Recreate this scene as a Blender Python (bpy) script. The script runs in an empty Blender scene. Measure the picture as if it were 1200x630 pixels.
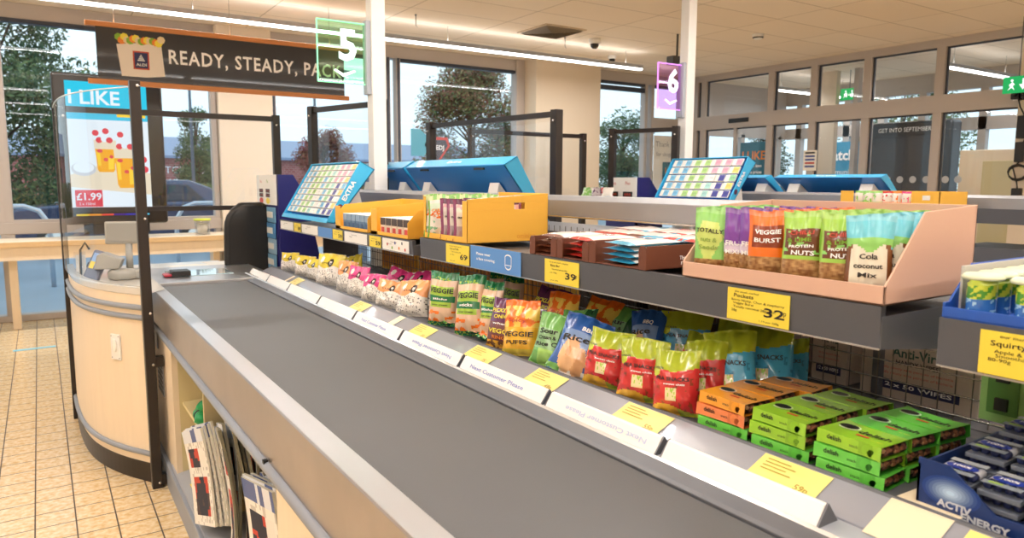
import bpy, math, random
from mathutils import Vector, Matrix, noise

S = bpy.context.scene
COL = S.collection
R = math.radians

# ------------------------------------------------------------------ camera
cam_d = bpy.data.cameras.new('camera'); cam = bpy.data.objects.new('camera', cam_d); COL.objects.link(cam)
yaw, pit, rol = R(33.193), R(6.91), R(0.238)
F = Vector((math.sin(yaw)*math.cos(pit), math.cos(yaw)*math.cos(pit), -math.sin(pit)))
RT = F.cross(Vector((0, 0, 1))).normalized(); UP = RT.cross(F)
rt = RT*math.cos(rol)+UP*math.sin(rol); up = -RT*math.sin(rol)+UP*math.cos(rol)
m = Matrix((rt, up, -F)).transposed().to_4x4(); m.translation = Vector((0, 0, 1.5))
cam.matrix_world = m
cam_d.sensor_fit = 'HORIZONTAL'; cam_d.sensor_width = 36; cam_d.lens = 843.35/1200*36
cam_d.clip_start = .02; cam_d.clip_end = 400
cam_d.dof.use_dof = True; cam_d.dof.focus_distance = 2.3; cam_d.dof.aperture_fstop = 5.6
S.camera = cam
# ------------------------------------------------------------------ world, sun, exposure
S.view_settings.view_transform = 'Standard'; S.view_settings.look = 'None'
S.view_settings.gamma = 1; S.view_settings.use_curve_mapping = False
S.view_settings.exposure = 0.10
W = bpy.data.worlds.new('overcast_sky'); S.world = W; W.use_nodes = True
nt = W.node_tree; nt.nodes.clear()
wo = nt.nodes.new('ShaderNodeOutputWorld'); bg = nt.nodes.new('ShaderNodeBackground')
tc = nt.nodes.new('ShaderNodeTexCoord'); sx = nt.nodes.new('ShaderNodeSeparateXYZ'); cr = nt.nodes.new('ShaderNodeValToRGB')
nt.links.new(tc.outputs['Generated'], sx.inputs[0]); nt.links.new(sx.outputs['Z'], cr.inputs[0])
cr.color_ramp.elements[0].position = 0.0; cr.color_ramp.elements[0].color = (.68, .86, .95, 1)
cr.color_ramp.elements[1].position = .35; cr.color_ramp.elements[1].color = (.76, .92, 1, 1)
nt.links.new(cr.outputs[0], bg.inputs[0]); bg.inputs[1].default_value = 1.35
nt.links.new(bg.outputs[0], wo.inputs[0])

# ------------------------------------------------------------------ materials
def MAT(name, col, rough=.5, metal=0, spec=.5, emit=None, es=1, noise_amt=0, nscale=20, bump=0, bscale=60, trans=0, alpha=1, coat=0, aniso=None):
    M = bpy.data.materials.new(name); M.use_nodes = True; n = M.node_tree; b = n.nodes['Principled BSDF']
    b.inputs['Base Color'].default_value = (*col, 1); b.inputs['Roughness'].default_value = rough; b.inputs['Metallic'].default_value = metal
    b.inputs['Specular IOR Level'].default_value = spec
    if trans: b.inputs['Transmission Weight'].default_value = trans
    if coat: b.inputs['Coat Weight'].default_value = coat
    if emit: b.inputs['Emission Color'].default_value = (*emit, 1); b.inputs['Emission Strength'].default_value = es
    if noise_amt:
        t = n.nodes.new('ShaderNodeTexCoord'); z = n.nodes.new('ShaderNodeTexNoise'); z.inputs['Scale'].default_value = nscale; z.inputs['Detail'].default_value = 6
        mp = n.nodes.new('ShaderNodeMapping'); n.links.new(t.outputs['Object'], mp.inputs[0]); n.links.new(mp.outputs[0], z.inputs['Vector'])
        if aniso: mp.inputs['Scale'].default_value = aniso
        mx = n.nodes.new('ShaderNodeMix'); mx.data_type = 'RGBA'
        mx.inputs[6].default_value = (*[c*(1-noise_amt) for c in col], 1); mx.inputs[7].default_value = (*[min(1, c*(1+noise_amt)) for c in col], 1)
        n.links.new(z.outputs['Fac'], mx.inputs[0]); n.links.new(mx.outputs[2], b.inputs['Base Color'])
    if bump:
        t = n.nodes.new('ShaderNodeTexCoord'); z = n.nodes.new('ShaderNodeTexNoise'); z.inputs['Scale'].default_value = bscale
        n.links.new(t.outputs['Object'], z.inputs['Vector'])
        bp = n.nodes.new('ShaderNodeBump'); bp.inputs['Strength'].default_value = bump; bp.inputs['Distance'].default_value = .01
        n.links.new(z.outputs['Fac'], bp.inputs['Height']); n.links.new(bp.outputs[0], b.inputs['Normal'])
    return M
def GLASS(name, tint=(1, 1, 1), refl=.08, rough=0.0):
    """thin pane: mostly clear with a fresnel reflection"""
    M = bpy.data.materials.new(name); M.use_nodes = True; n = M.node_tree; n.nodes.clear()
    o = n.nodes.new('ShaderNodeOutputMaterial'); t = n.nodes.new('ShaderNodeBsdfTransparent'); g = n.nodes.new('ShaderNodeBsdfGlossy')
    mx = n.nodes.new('ShaderNodeMixShader'); lw = n.nodes.new('ShaderNodeLayerWeight'); lw.inputs['Blend'].default_value = .5
    pw = n.nodes.new('ShaderNodeMath'); pw.operation = 'POWER'; pw.inputs[1].default_value = 4.5; n.links.new(lw.outputs['Facing'], pw.inputs[0])
    ma = n.nodes.new('ShaderNodeMath'); ma.operation = 'MULTIPLY_ADD'; ma.inputs[1].default_value = .55; ma.inputs[2].default_value = refl*.5; n.links.new(pw.outputs[0], ma.inputs[0])
    t.inputs[0].default_value = (*tint, 1); g.inputs['Roughness'].default_value = rough; g.inputs['Color'].default_value = (1, 1, 1, 1)
    n.links.new(ma.outputs[0], mx.inputs[0]); n.links.new(t.outputs[0], mx.inputs[1]); n.links.new(g.outputs[0], mx.inputs[2]); n.links.new(mx.outputs[0], o.inputs[0])
    return M
def PRINT(name, rough=.35, spec=.5, coat=0, metal=0, bump=0, bscale=80):
    M = MAT(name, (1, 1, 1), rough, metal, spec, coat=coat, bump=bump, bscale=bscale); n = M.node_tree
    a = n.nodes.new('ShaderNodeAttribute'); a.attribute_name = 'ink'; n.links.new(a.outputs['Color'], n.nodes['Principled BSDF'].inputs['Base Color'])
    return M
def EMIT(name, col, s):
    M = bpy.data.materials.new(name); M.use_nodes = True; n = M.node_tree; n.nodes.clear()
    o = n.nodes.new('ShaderNodeOutputMaterial'); e = n.nodes.new('ShaderNodeEmission'); e.inputs[0].default_value = (*col, 1); e.inputs[1].default_value = s
    n.links.new(e.outputs[0], o.inputs[0]); return M
def h(s):  # sRGB hex -> linear
    v = [int(s[i:i+2], 16)/255 for i in (0, 2, 4)]
    return tuple(c/12.92 if c <= .04045 else ((c+.055)/1.055)**2.4 for c in v)

STEEL = MAT('brushed_steel', h('c6c6c8'), .3, .85, noise_amt=.10, nscale=6, aniso=(1, .15, 3))
STEELW = MAT('worn_steel_side', h('a39b96'), .3, .85, noise_amt=.22, nscale=5)
RAILG = MAT('satin_rail_grey', h('9fa0a4'), .42, .5, noise_amt=.06, nscale=4)
DSTEEL = MAT('grey_painted_steel', h('6c6e74'), .45, .3)
GREYSHELF = MAT('shelf_edge_grey', h('595b61'), .4, .1)
LGREY = MAT('light_grey_plastic', h('a9aeb8'), .4)
STRIPG = MAT('ticket_strip_grey', h('9b9ea8'), .25, .1, coat=.4)
BUMPER = MAT('bumper_grey', h('8f959f'), .45)
BELT = MAT('rubber_belt', h('5a5b5d'), .5, 0, .5, noise_amt=.10, nscale=3, bump=.05, bscale=300)
BLACK = MAT('black_plastic', h('1c1a19'), .45)
DBROWN = MAT('dark_bronze_aluminium', h('352f2c'), .4, .4)
WOOD = MAT('maple_laminate', h('efdcc0'), .4, noise_amt=.06, nscale=4, aniso=(6, 6, .6))
WOODIN = MAT('cream_interior_panel', h('d8c898'), .5, noise_amt=.04, nscale=4)
WHITE = MAT('white_plastic', h('f2f0ec'), .35)
CREAM = MAT('cream_plaster', h('e9dccb'), .8)
WARMW = MAT('warm_white_wall', h('dfd0bb'), .8)
FRAME = MAT('grey_window_frame', h('bdb4ae'), .5, .1)
FRAMED = MAT('dark_window_gasket', h('3c4250'), .5)
PAPER = MAT('paper_white', h('f4f1ea'), .7)
YELLOWL = MAT('yellow_ticket', h('f6dd4a'), .5)
YELLOWL2 = MAT('pale_yellow_ticket_glossy', h('f6e588'), .35, coat=.4)
YBOX = MAT('yellow_cardboard', h('f4bb45'), .55)
YBOXIN = MAT('yellow_cardboard_inside', h('e8c78c'), .7)
PINK = MAT('pale_pink_board', h('dcb39c'), .6)
BROWN = MAT('brown_tray_board', h('6e3d28'), .5)
KRAFT = MAT('kraft_cardboard', h('b48a68'), .75, noise_amt=.06, nscale=10)
CART = MAT('pale_carton', h('cfc0b4'), .6)
CYAN = MAT('bright_blue_card', h('3ab6ec'), .4, coat=.3)
BLUE = MAT('tray_blue', h('2358b8'), .4)
NAVY = MAT('navy_board', h('26266e'), .4)
INK = MAT('dark_ink', h('26221f'), .5)
INKBLUE = MAT('blue_ink', h('8f9bd0'), .5)
INKWHITE = MAT('white_ink', h('ffffff'), .5)
INKRED = MAT('red_ink', h('c8402e'), .5)
INKGREEN = MAT('green_ink', h('7fae2c'), .5)
INKORANGE = MAT('orange_ink', h('ef8a2e'), .5)
INKYELLOW = MAT('yellow_ink', h('f2e14b'), .5)
INKGREY = MAT('faded_ink', h('b59f3d'), .5)
BLUEL = MAT('blue_notice_card', h('5f97da'), .45)
FILM = PRINT('printed_film', .26, .6, coat=.4, bump=.35, bscale=28)
MATTE = PRINT('printed_card', .45)
NUTS = PRINT('clear_pouch_window', .2, .6, coat=.6)
CHROME = MAT('wire_chrome', h('c9c7c4'), .25, .9)
WIREM = MAT('dark_wire', h('7a746c'), .35, .7)
RED = MAT('red_plastic', h('b2283a'), .4)
GREENP = MAT('green_plastic', h('1f9e58'), .4)
PANE = GLASS('window_glass', (.985, .995, 1), .03)
PERSPEX = GLASS('perspex', (.96, .98, 1), .05)
CLEAR = GLASS('clear_plastic', (.9, .9, .9), .08, .1)
EDGE = MAT('perspex_edge', h('cfe3ea'), .2, alpha=.5)
LAMP = EMIT('led_diffuser', (1, .97, .93), 9)

# ------------------------------------------------------------------ mesh helpers
class MB:
    def __init__(s): s.v = []; s.f = []; s.mi = []; s.sm = []; s.c = []; s.mats = []
    def mat(s, M):
        if M is None: return 0
        if M not in s.mats: s.mats.append(M)
        return s.mats.index(M)
    def add(s, vs, fs, M=None, smooth=False, cols=None, X=None):
        o = len(s.v); k = s.mat(M)
        for p in vs:
            p = Vector(p); s.v.append(tuple(X @ p) if X else tuple(p))
        for i, f in enumerate(fs):
            s.f.append([o+j for j in f]); s.mi.append(k); s.sm.append(smooth); s.c.append(cols[i] if cols else (1, 1, 1))
        return s
    def box(s, x0, x1, y0, y1, z0, z1, M=None, X=None, col=None):
        v = [(x, y, z) for z in (z0, z1) for y in (y0, y1) for x in (x0, x1)]
        f = [(0, 2, 3, 1), (4, 5, 7, 6), (0, 1, 5, 4), (2, 6, 7, 3), (0, 4, 6, 2), (1, 3, 7, 5)]
        return s.add(v, f, M, X=X, cols=[col]*6 if col else None)
    def prism(s, prof, a0, a1, M=None, axis='y', X=None, smooth=False):
        """extrude closed 2D profile along an axis; profile is (x,z) for y, (y,z) for x, (x,y) for z"""
        n = len(prof)
        def P(p, a): return {'y': (p[0], a, p[1]), 'x': (a, p[0], p[1]), 'z': (p[0], p[1], a)}[axis]
        v = [P(p, a0) for p in prof]+[P(p, a1) for p in prof]
        f = [(i, (i+1) % n, n+(i+1) % n, n+i) for i in range(n)]+[tuple(range(n))[::-1], tuple(range(n, 2*n))]
        return s.add(v, f, M, X=X, smooth=smooth)
    def tube(s, pts, r, M=None, n=8, closed=False, X=None, cap=True):
        pts = [Vector(p) for p in pts]; vs = []; fs = []; N = len(pts)
        prev = None
        for i, p in enumerate(pts):
            a = pts[i-1] if i > 0 else (pts[-1] if closed else p); b = pts[(i+1) % N] if (i < N-1 or closed) else p
            t = (b-a).normalized()
            if prev is None:
                u = t.cross(Vector((0, 0, 1)));  u = u if u.length > .1 else t.cross(Vector((1, 0, 0))); u.normalize()
            else:
                u = (prev-t*prev.dot(t)).normalized()
            prev = u; w = t.cross(u); rr = r[i] if isinstance(r, (list, tuple)) else r
            for k in range(n):
                a_ = 2*math.pi*k/n; vs.append(p+u*math.cos(a_)*rr+w*math.sin(a_)*rr)
        seg = N if closed else N-1
        for i in range(seg):
            for k in range(n):
                fs.append((i*n+k, i*n+(k+1) % n, ((i+1) % N)*n+(k+1) % n, ((i+1) % N)*n+k))
        if cap and not closed: fs += [tuple(range(n))[::-1], tuple(range((N-1)*n, N*n))]
        return s.add(vs, fs, M, smooth=True, X=X)
    def lathe(s, prof, M=None, n=20, X=None, c=(0, 0, 0)):
        vs = []; fs = []
        for r, z in prof:
            for k in range(n):
                a = 2*math.pi*k/n; vs.append((c[0]+r*math.cos(a), c[1]+r*math.sin(a), c[2]+z))
        for i in range(len(prof)-1):
            for k in range(n): fs.append((i*n+k, i*n+(k+1) % n, (i+1)*n+(k+1) % n, (i+1)*n+k))
        fs += [tuple(range(n))[::-1], tuple(range((len(prof)-1)*n, len(prof)*n))]
        return s.add(vs, fs, M, smooth=True, X=X)
    def grid(s, fn, nu, nv, M=None, art=None, smooth=True, X=None, flip=False):
        vs = [fn(i/nu, j/nv) for j in range(nv+1) for i in range(nu+1)]; fs = []; cs = []
        for j in range(nv):
            for i in range(nu):
                q = (j*(nu+1)+i, j*(nu+1)+i+1, (j+1)*(nu+1)+i+1, (j+1)*(nu+1)+i)
                fs.append(q[::-1] if flip else q); cs.append(art((i+.5)/nu, (j+.5)/nv) if art else (1, 1, 1))
        return s.add(vs, fs, M, smooth, cs, X)
    def build(s, name, parent=None, bevel=0, loc=None, rot=None, label=None, seg=2):
        me = bpy.data.meshes.new(name); me.from_pydata(s.v, [], s.f); 
        for M in s.mats: me.materials.append(M)
        me.polygons.foreach_set('material_index', s.mi); me.polygons.foreach_set('use_smooth', s.sm)
        if any(c != (1, 1, 1) for c in s.c):
            at = me.color_attributes.new('ink', 'FLOAT_COLOR', 'CORNER'); buf = []
            for f, c in zip(s.f, s.c): buf += list((*c, 1))*len(f)
            at.data.foreach_set('color', buf)
        me.update()
        o = bpy.data.objects.new(name, me); COL.objects.link(o)
        if parent: o.parent = parent
        if loc: o.location = loc
        if rot: o.rotation_euler = rot
        if bevel:
            b = o.modifiers.new('soft_edge', 'BEVEL'); b.width = bevel; b.segments = seg; b.limit_method = 'ANGLE'; b.angle_limit = R(40)
        if label: o['label'] = label
        return o
def tag(o, label=None, cat=None, group=None, kind=None):
    if label: o['label'] = label
    if cat: o['category'] = cat
    if group: o['group'] = group
    if kind: o['kind'] = kind
    return o
def empty(name, loc=(0, 0, 0), rz=0, label=None, cat=None, group=None):
    o = bpy.data.objects.new(name, None); COL.objects.link(o); o.location = loc; o.rotation_euler = (0, 0, rz); o.empty_display_size = .05
    return tag(o, label, cat, group)
def struct(o): o['kind'] = 'structure'; return o
def copy_tree(o, parent=None, **kw):
    c = o.copy(); COL.objects.link(c); c.parent = parent
    for ch in list(o.children): copy_tree(ch, c)
    for k, v in kw.items(): c[k] = v
    return c
_tcache = {}
def text_geo(s, bold=0.0, sp=1.0):
    k = (s, bold, sp)
    if k in _tcache: return _tcache[k]
    cu = bpy.data.curves.new('txt', 'FONT'); cu.body = s; cu.size = 1; cu.offset = bold; cu.resolution_u = 2; cu.align_x = 'CENTER'; cu.align_y = 'CENTER'; cu.space_character = sp
    ob = bpy.data.objects.new('txt', cu); COL.objects.link(ob); bpy.context.view_layer.update()
    me = ob.to_mesh(); v = [tuple(p.co) for p in me.vertices]; f = [tuple(p.vertices) for p in me.polygons]
    ob.to_mesh_clear(); bpy.data.objects.remove(ob); bpy.data.curves.remove(cu)
    if v:
        w = max(p[0] for p in v)-min(p[0] for p in v); cx = (max(p[0] for p in v)+min(p[0] for p in v))/2
        v = [(p[0]-cx, p[1], 0) for p in v]
    else: w = 1
    _tcache[k] = (v, f, w); return _tcache[k]
def put_text(mb, s, M, fn, u0, v0, width=None, height=None, bold=.0, rot=0, sp=1.0):
    """letters mapped by fn(a,b)->3D where a,b are in the surface's own coordinates"""
    v, f, w = text_geo(s, bold, sp)
    k = height if height else width/w; kx = (width/w) if width else k
    c, sn = math.cos(rot), math.sin(rot)
    vs = []
    for p in v:
        a, b = p[0]*kx, p[1]*k; vs.append(fn(u0+a*c-b*sn, v0+a*sn+b*c))
    mb.add(vs, f, M)
def plane_fn(o, xd, ud, off=.0012):
    o = Vector(o); xd = Vector(xd).normalized(); ud = Vector(ud).normalized(); n = xd.cross(ud)
    return lambda a, b: o+xd*a+ud*b+n*off
def rect(mb, fn, u0, u1, v0, v1, M): mb.add([fn(u0, v0), fn(u1, v0), fn(u1, v1), fn(u0, v1)], [(0, 1, 2, 3)], M)
def disc(mb, fn, u, v, r, M, ry=None, n=24):
    ry = ry or r; mb.add([fn(u+r*math.cos(2*math.pi*k/n), v+ry*math.sin(2*math.pi*k/n)) for k in range(n)], [tuple(range(n))], M)
def poly(mb, fn, pts, M): mb.add([fn(*p) for p in pts], [tuple(range(len(pts)))], M)

# ================================================================== STRUCTURE
ZC, YW, XG = 3.3, 9.2, 9.6
# floor: tiles 0.15 wide by 0.3 long
def tile_mat():
    M = MAT('floor_tiles', (1, 1, 1), .28, 0, .5); n = M.node_tree; b = n.nodes['Principled BSDF']
    g = n.nodes.new('ShaderNodeNewGeometry'); mp = n.nodes.new('ShaderNodeMapping'); br = n.nodes.new('ShaderNodeTexBrick')
    mp.inputs['Location'].default_value = (-.048, .075, 0)
    n.links.new(g.outputs['Position'], mp.inputs[0]); n.links.new(mp.outputs[0], br.inputs['Vector'])
    br.offset = 0; br.inputs['Scale'].default_value = 1; br.inputs['Brick Width'].default_value = .153; br.inputs['Row Height'].default_value = .153
    br.inputs['Mortar Size'].default_value = .0032; br.inputs['Mortar Smooth'].default_value = .1
    nz = n.nodes.new('ShaderNodeTexNoise'); nz.inputs['Scale'].default_value = 38; nz.inputs['Detail'].default_value = 5
    n.links.new(g.outputs['Position'], nz.inputs['Vector'])
    rp = n.nodes.new('ShaderNodeValToRGB'); rp.color_ramp.elements[0].position = .3; rp.color_ramp.elements[0].color = (*h('dcb67c'), 1)
    rp.color_ramp.elements[1].position = .65; rp.color_ramp.elements[1].color = (*h('f1ddb8'), 1)
    n.links.new(nz.outputs['Fac'], rp.inputs[0]); n.links.new(rp.outputs[0], br.inputs['Color1']); n.links.new(rp.outputs[0], br.inputs['Color2'])
    br.inputs['Mortar'].default_value = (*h('54463a'), 1)
    n.links.new(br.outputs['Color'], b.inputs['Base Color'])
    rr = n.nodes.new('ShaderNodeMapRange'); rr.inputs['To Min'].default_value = .2; rr.inputs['To Max'].default_value = .7; n.links.new(br.outputs['Fac'], rr.inputs['Value']); n.links.new(rr.outputs[0], b.inputs['Roughness'])
    return M
struct(MB().box(-5, 12.6, -5, YW+.1, -.1, 0, tile_mat()).build('floor'))
def ceil_mat():
    M = MAT('ceiling_tiles', (1, 1, 1), .85, 0, .2); n = M.node_tree; b = n.nodes['Principled BSDF']
    g = n.nodes.new('ShaderNodeNewGeometry'); mp = n.nodes.new('ShaderNodeMapping'); br = n.nodes.new('ShaderNodeTexBrick'); mp.inputs['Location'].default_value = (.23, .1, 0)
    n.links.new(g.outputs['Position'], mp.inputs[0]); n.links.new(mp.outputs[0], br.inputs['Vector'])
    br.offset = 0; br.inputs['Scale'].default_value = 1; br.inputs['Brick Width'].default_value = 1.2; br.inputs['Row Height'].default_value = .6
    br.inputs['Mortar Size'].default_value = .006; br.inputs['Mortar'].default_value = (*h('b9a894'), 1)
    br.inputs['Color1'].default_value = (*h('eee0cf'), 1); br.inputs['Color2'].default_value = (*h('ebdbc8'), 1)
    n.links.new(br.outputs['Color'], b.inputs['Base Color']); return M
struct(MB().box(-5, 12.6, -5, YW+.1, ZC, ZC+.1, ceil_mat()).build('ceiling'))
struct(MB().box(-5.1, -5, -5, YW, 0, ZC, WARMW).build('wall_left'))
struct(MB().box(-5, XG, -5.1, -5, 0, ZC, WARMW).build('wall_behind'))
# ---- window wall (y = 9.2)
wb = MB()
wb.box(-5, XG+.1, YW-.02, YW+.18, 3.14, ZC, FRAME)
wb.box(-5, 7.44, YW-.05, YW+.15, .93, 1.05, FRAME)
wb.box(-5, XG, YW-.03, YW+.12, 0, .07, FRAME)
struct(wb.build('wall_back', bevel=.006))
# pillars in the window wall
struct(MB().box(6.2, 7.43, YW-.35, YW+.1, 0, ZC, WARMW).box(6.05, 6.2, YW-.06, YW+.1, 0, ZC, FRAME).build('pillar', bevel=.01))
struct(MB().box(1.82, 2.45, YW-.12, YW+.18, 0, ZC, CREAM).build('pillar', bevel=.01))
win = [(-5, -1.85), (-1.80, -.33), (-.27, 1.78), (2.48, 4.0), (4.15, 6.12), (7.45, 8.7), (8.85, 9.55)]
for k, (a, b) in enumerate(win):
    t = struct(empty('window_%d' % (k+1), (0, YW, 0)))
    fr = MB()
    for x in (a-.03, b-.03): fr.box(x, x+.06, -.04, .08, .07, 3.14, FRAME); fr.box(x+.012, x+.048, -.045, -.04, .07, 3.14, FRAMED if k in (3, 4) else FRAME)
    fr.box(a, b, -.03, .06, 3.10, 3.14, FRAMED); fr.box(a, b, -.03, .06, 1.05, 1.08, FRAME)
    if k == 5: fr.box(a, b, -.03, .06, 3.0, 3.07, FRAMED); fr.box(a, b, -.04, .06, 1.05, 1.12, FRAME)
    if k == 6: fr.box(a, b, -.03, .06, 2.38, 2.6, FRAME)
    fr.build('frame', t)
    g = MB(); g.box(a+.03, b-.03, .01, .02, 1.08, 3.12, PANE); g.box(a+.03, b-.03, .01, .02, .07, .93, PANE); g.build('pane', t)
# ---- glass wall on the right (x = 9.6)
gw = MB()
gw.box(XG, XG+.14, 2.0, YW, 3.2, ZC, FRAME)
gw.box(XG-.01, XG+.14, 2.0, YW, 2.39, 2.61, FRAME)
gw.box(XG, XG+.14, 2.0, YW, 0, .06, FRAME)
MY = [8.9, 8.72, 7.36, 6.62, 5.80, 4.84, 3.86, 2.9]
for y in MY: gw.box(XG, XG+.12, y-.055, y+.055, 0, 3.2, FRAME)
for y in (8.05,): gw.box(XG+.03, XG+.08, y-.03, y+.03, 0, 2.39, FRAME)
gw.box(XG-.02, XG, 7.75, 8.15, 2.47, 2.54, BLACK)
gw.box(XG-.06, XG-.05, 2.0, 2.001, 0, .01, BLACK)
struct(gw.build('wall_right', bevel=.004))
for k, (b, a) in enumerate(zip(MY[:-1], MY[1:])):
    t = struct(empty('window_%d' % (k+8), (XG, 0, 0)))
    g = MB(); g.box(.05, .06, a+.055, b-.055, 2.61, 3.2, PANE); g.box(.05, .06, a+.055, b-.055, .06, 2.39, PANE); g.build('pane', t)
    f = MB()
    for z0, z1 in ((2.61, 3.2), (.06, 2.39)):
        f.box(.04, .07, a+.055, a+.075, z0, z1, FRAMED); f.box(.04, .07, b-.075, b-.055, z0, z1, FRAMED)
        f.box(.04, .07, a+.055, b-.055, z1-.02, z1, FRAMED)
    f.build('frame', t)
struct(MB().box(XG, XG+.1, -5, 2.0, 0, ZC, WARMW).build('wall_side'))
# dots on the glass
for i, y in enumerate((5.62, 5.45, 5.28, 5.11, 4.94, 4.7, 4.55)):
    d = MB(); disc(d, plane_fn((XG+.045, y, 1.55), (0, -1, 0), (0, 0, 1)), 0, 0, .045, MAT('frosted_dot', h('b9bdc4'), .6))
    o = d.build('glass_dot'); tag(o, 'frosted round safety dot on the entrance glass, number %s from the left of seven' % ('one two three four five six seven'.split()[i]), 'safety dot', 'safety dots on the entrance glass')
# ---- vestibule behind it
vb = MB()
XV = 12.5
vb.box(XV, XV+.12, 2, YW, 3.0, ZC, FRAME); vb.box(XV, XV+.12, 2, YW, 2.35, 2.55, FRAME); vb.box(XV, XV+.12, 2, YW, 0, .08, FRAME)
for y in (8.9, 7.9, 7.25, 6.55, 5.6, 4.6, 3.6, 2.6): vb.box(XV, XV+.12, y-.06, y+.06, 0, 3.0, FRAME)
vb.box(XG, XV, YW, YW+.1, 2.35, ZC, FRAME); vb.box(XG, XV, YW, YW+.1, 0, .08, FRAME)
for x in (10.2, 11.2, 12.3): vb.box(x, x+.1, YW, YW+.1, 0, 2.4, FRAME)
vb.box(XG+.14, XV, 1.9, 2, 0, ZC, WARMW)
struct(vb.build('wall_vestibule'))
g = MB(); g.box(XV+.05, XV+.06, 2, YW, .08, 3.0, PANE); g.box(XG, XV, YW+.04, YW+.05, .08, 2.35, PANE); struct(g.build('window_16'))
# service column between entrance doors seen through the glass
struct(MB().box(10.9, 11.0, 7.1, 7.55, 0, ZC, WARMW).box(10.9, 11.0, 6.72, 6.8, 0, ZC, FRAME).build('pillar'))

# ================================================================== OUTSIDE
ASPH = MAT('wet_asphalt', h('8fa3b5'), .3, noise_amt=.3, nscale=.6)
struct(MB().box(-60, 140, YW+.2, 160, -.16, -.08, ASPH).box(12.7, 140, -30, YW+.2, -.16, -.08, ASPH).build('ground'))
LEAFS = [MAT('leaf_%s' % n_, h(c), .7, noise_amt=.35, nscale=2) for n_, c in (('dark_green', '3f5a3c'), ('mid_green', '5d7448'), ('olive', '83804a'), ('russet', '8d6a48'), ('red_brown', '8a4a3e'))]
BARK = MAT('bark', h('5a4a3e'), .9)
def tree(loc, r, hgt, leaves, seed, label, blobs=44, n=5200, ls=.2, trunk=.16, crown0=.25):
    rnd = random.Random(seed); t = empty('tree', loc, 0, label, 'tree')
    mb = MB(); top = hgt
    mb.tube([(0, 0, -.1), (.05, 0, hgt*.3), (-.05, .05, hgt*.6), (0, 0, hgt*.85)], [trunk, trunk*.8, trunk*.5, trunk*.15], BARK)
    cs = []
    for i in range(blobs):
        a = rnd.uniform(0, 6.28); f = rnd.random(); z = hgt*(crown0+(.93-crown0)*f); rr = r*math.sin(math.pi*min(1, .22+.74*f))**.6*rnd.uniform(.35, .8)
        c = Vector((rr*math.cos(a), rr*math.sin(a), z)); cs.append(c)
        if i % 2 == 0: mb.tube([(0, 0, z*.7), tuple(c*.6+Vector((0, 0, z*.3))), tuple(c)], [.05, .035, .01], BARK, n=5)
    mb.build('trunk', t)
    lf = MB()
    for i in range(n):
        c = rnd.choice(cs); d = Vector((rnd.gauss(0, 1), rnd.gauss(0, 1), rnd.gauss(0, 1)*.8)).normalized()*r*.3*rnd.random()**.5
        p = c+d*Vector((1, 1, .8)).length/1.6
        a = Vector((rnd.gauss(0, 1), rnd.gauss(0, 1), rnd.gauss(0, 1))).normalized(); b = a.orthogonal().normalized(); s_ = ls*rnd.uniform(.5, 1.2)
        lf.add([p-a*s_, p+b*s_*.45, p+a*s_, p-b*s_*.45], [(0, 1, 2, 3)], leaves[int(rnd.random()**1.5*len(leaves))])
    lf.build('foliage', t); return t
tree((-1.0, 27, 0), 2.9, 8.4, [LEAFS[0], LEAFS[1]], 3, 'tall dark green tree outside behind the left window', n=26000, ls=.10, crown0=.12)
tree((17.3, 30, 0), 3.2, 7.3, [LEAFS[3], LEAFS[2], LEAFS[1], LEAFS[4]], 5, 'large olive and russet autumn tree outside the middle window', n=34000, ls=.10, crown0=.1, blobs=70)
tree((22.4, 25, 0), 2.2, 4.6, [LEAFS[0], LEAFS[1]], 7, 'green tree outside the narrow window beside the pillar', n=16000, ls=.09, crown0=.08)
tree((28.5, 22, 0), 1.6, 4.3, [LEAFS[0]], 8, 'small dark green tree outside the sliding door', n=9000, ls=.09, crown0=.1)
tree((7.2, 42, 0), 1.6, 5.4, [LEAFS[1], LEAFS[0]], 9, 'thin grey green tree above the brick shop roof', n=7000, ls=.10)
tree((31, 17, 0), 3, 6.2, [LEAFS[1], LEAFS[2]], 10, 'green tree beyond the entrance at the right', n=14000, ls=.11, crown0=.2)
tree((14.2, 42, 0), 2.2, 4.6, [LEAFS[4], LEAFS[3]], 12, 'russet bushy tree behind the hedge left of the lane post', n=12000, ls=.1, crown0=.05)
# hedge
rnd = random.Random(2); hb = MB(); hb.box(-12, 34, 33.5, 34.2, -.1, .9, LEAFS[0])
for i in range(16000):
    p = Vector((rnd.uniform(-12, 34), 33.4+rnd.uniform(-.3, .3), rnd.uniform(0, 1.35))); a = Vector((rnd.gauss(0, 1), rnd.gauss(0, 1), rnd.gauss(0, 1))).normalized(); b = a.orthogonal().normalized()
    hb.add([p-a*.12, p+b*.06, p+a*.12, p-b*.06], [(0, 1, 2, 3)], LEAFS[rnd.choice((0, 1, 1, 2))])
tag(hb.build('hedge'), 'long low green hedge along the far side of the car park', 'hedge', kind='stuff')
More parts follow.
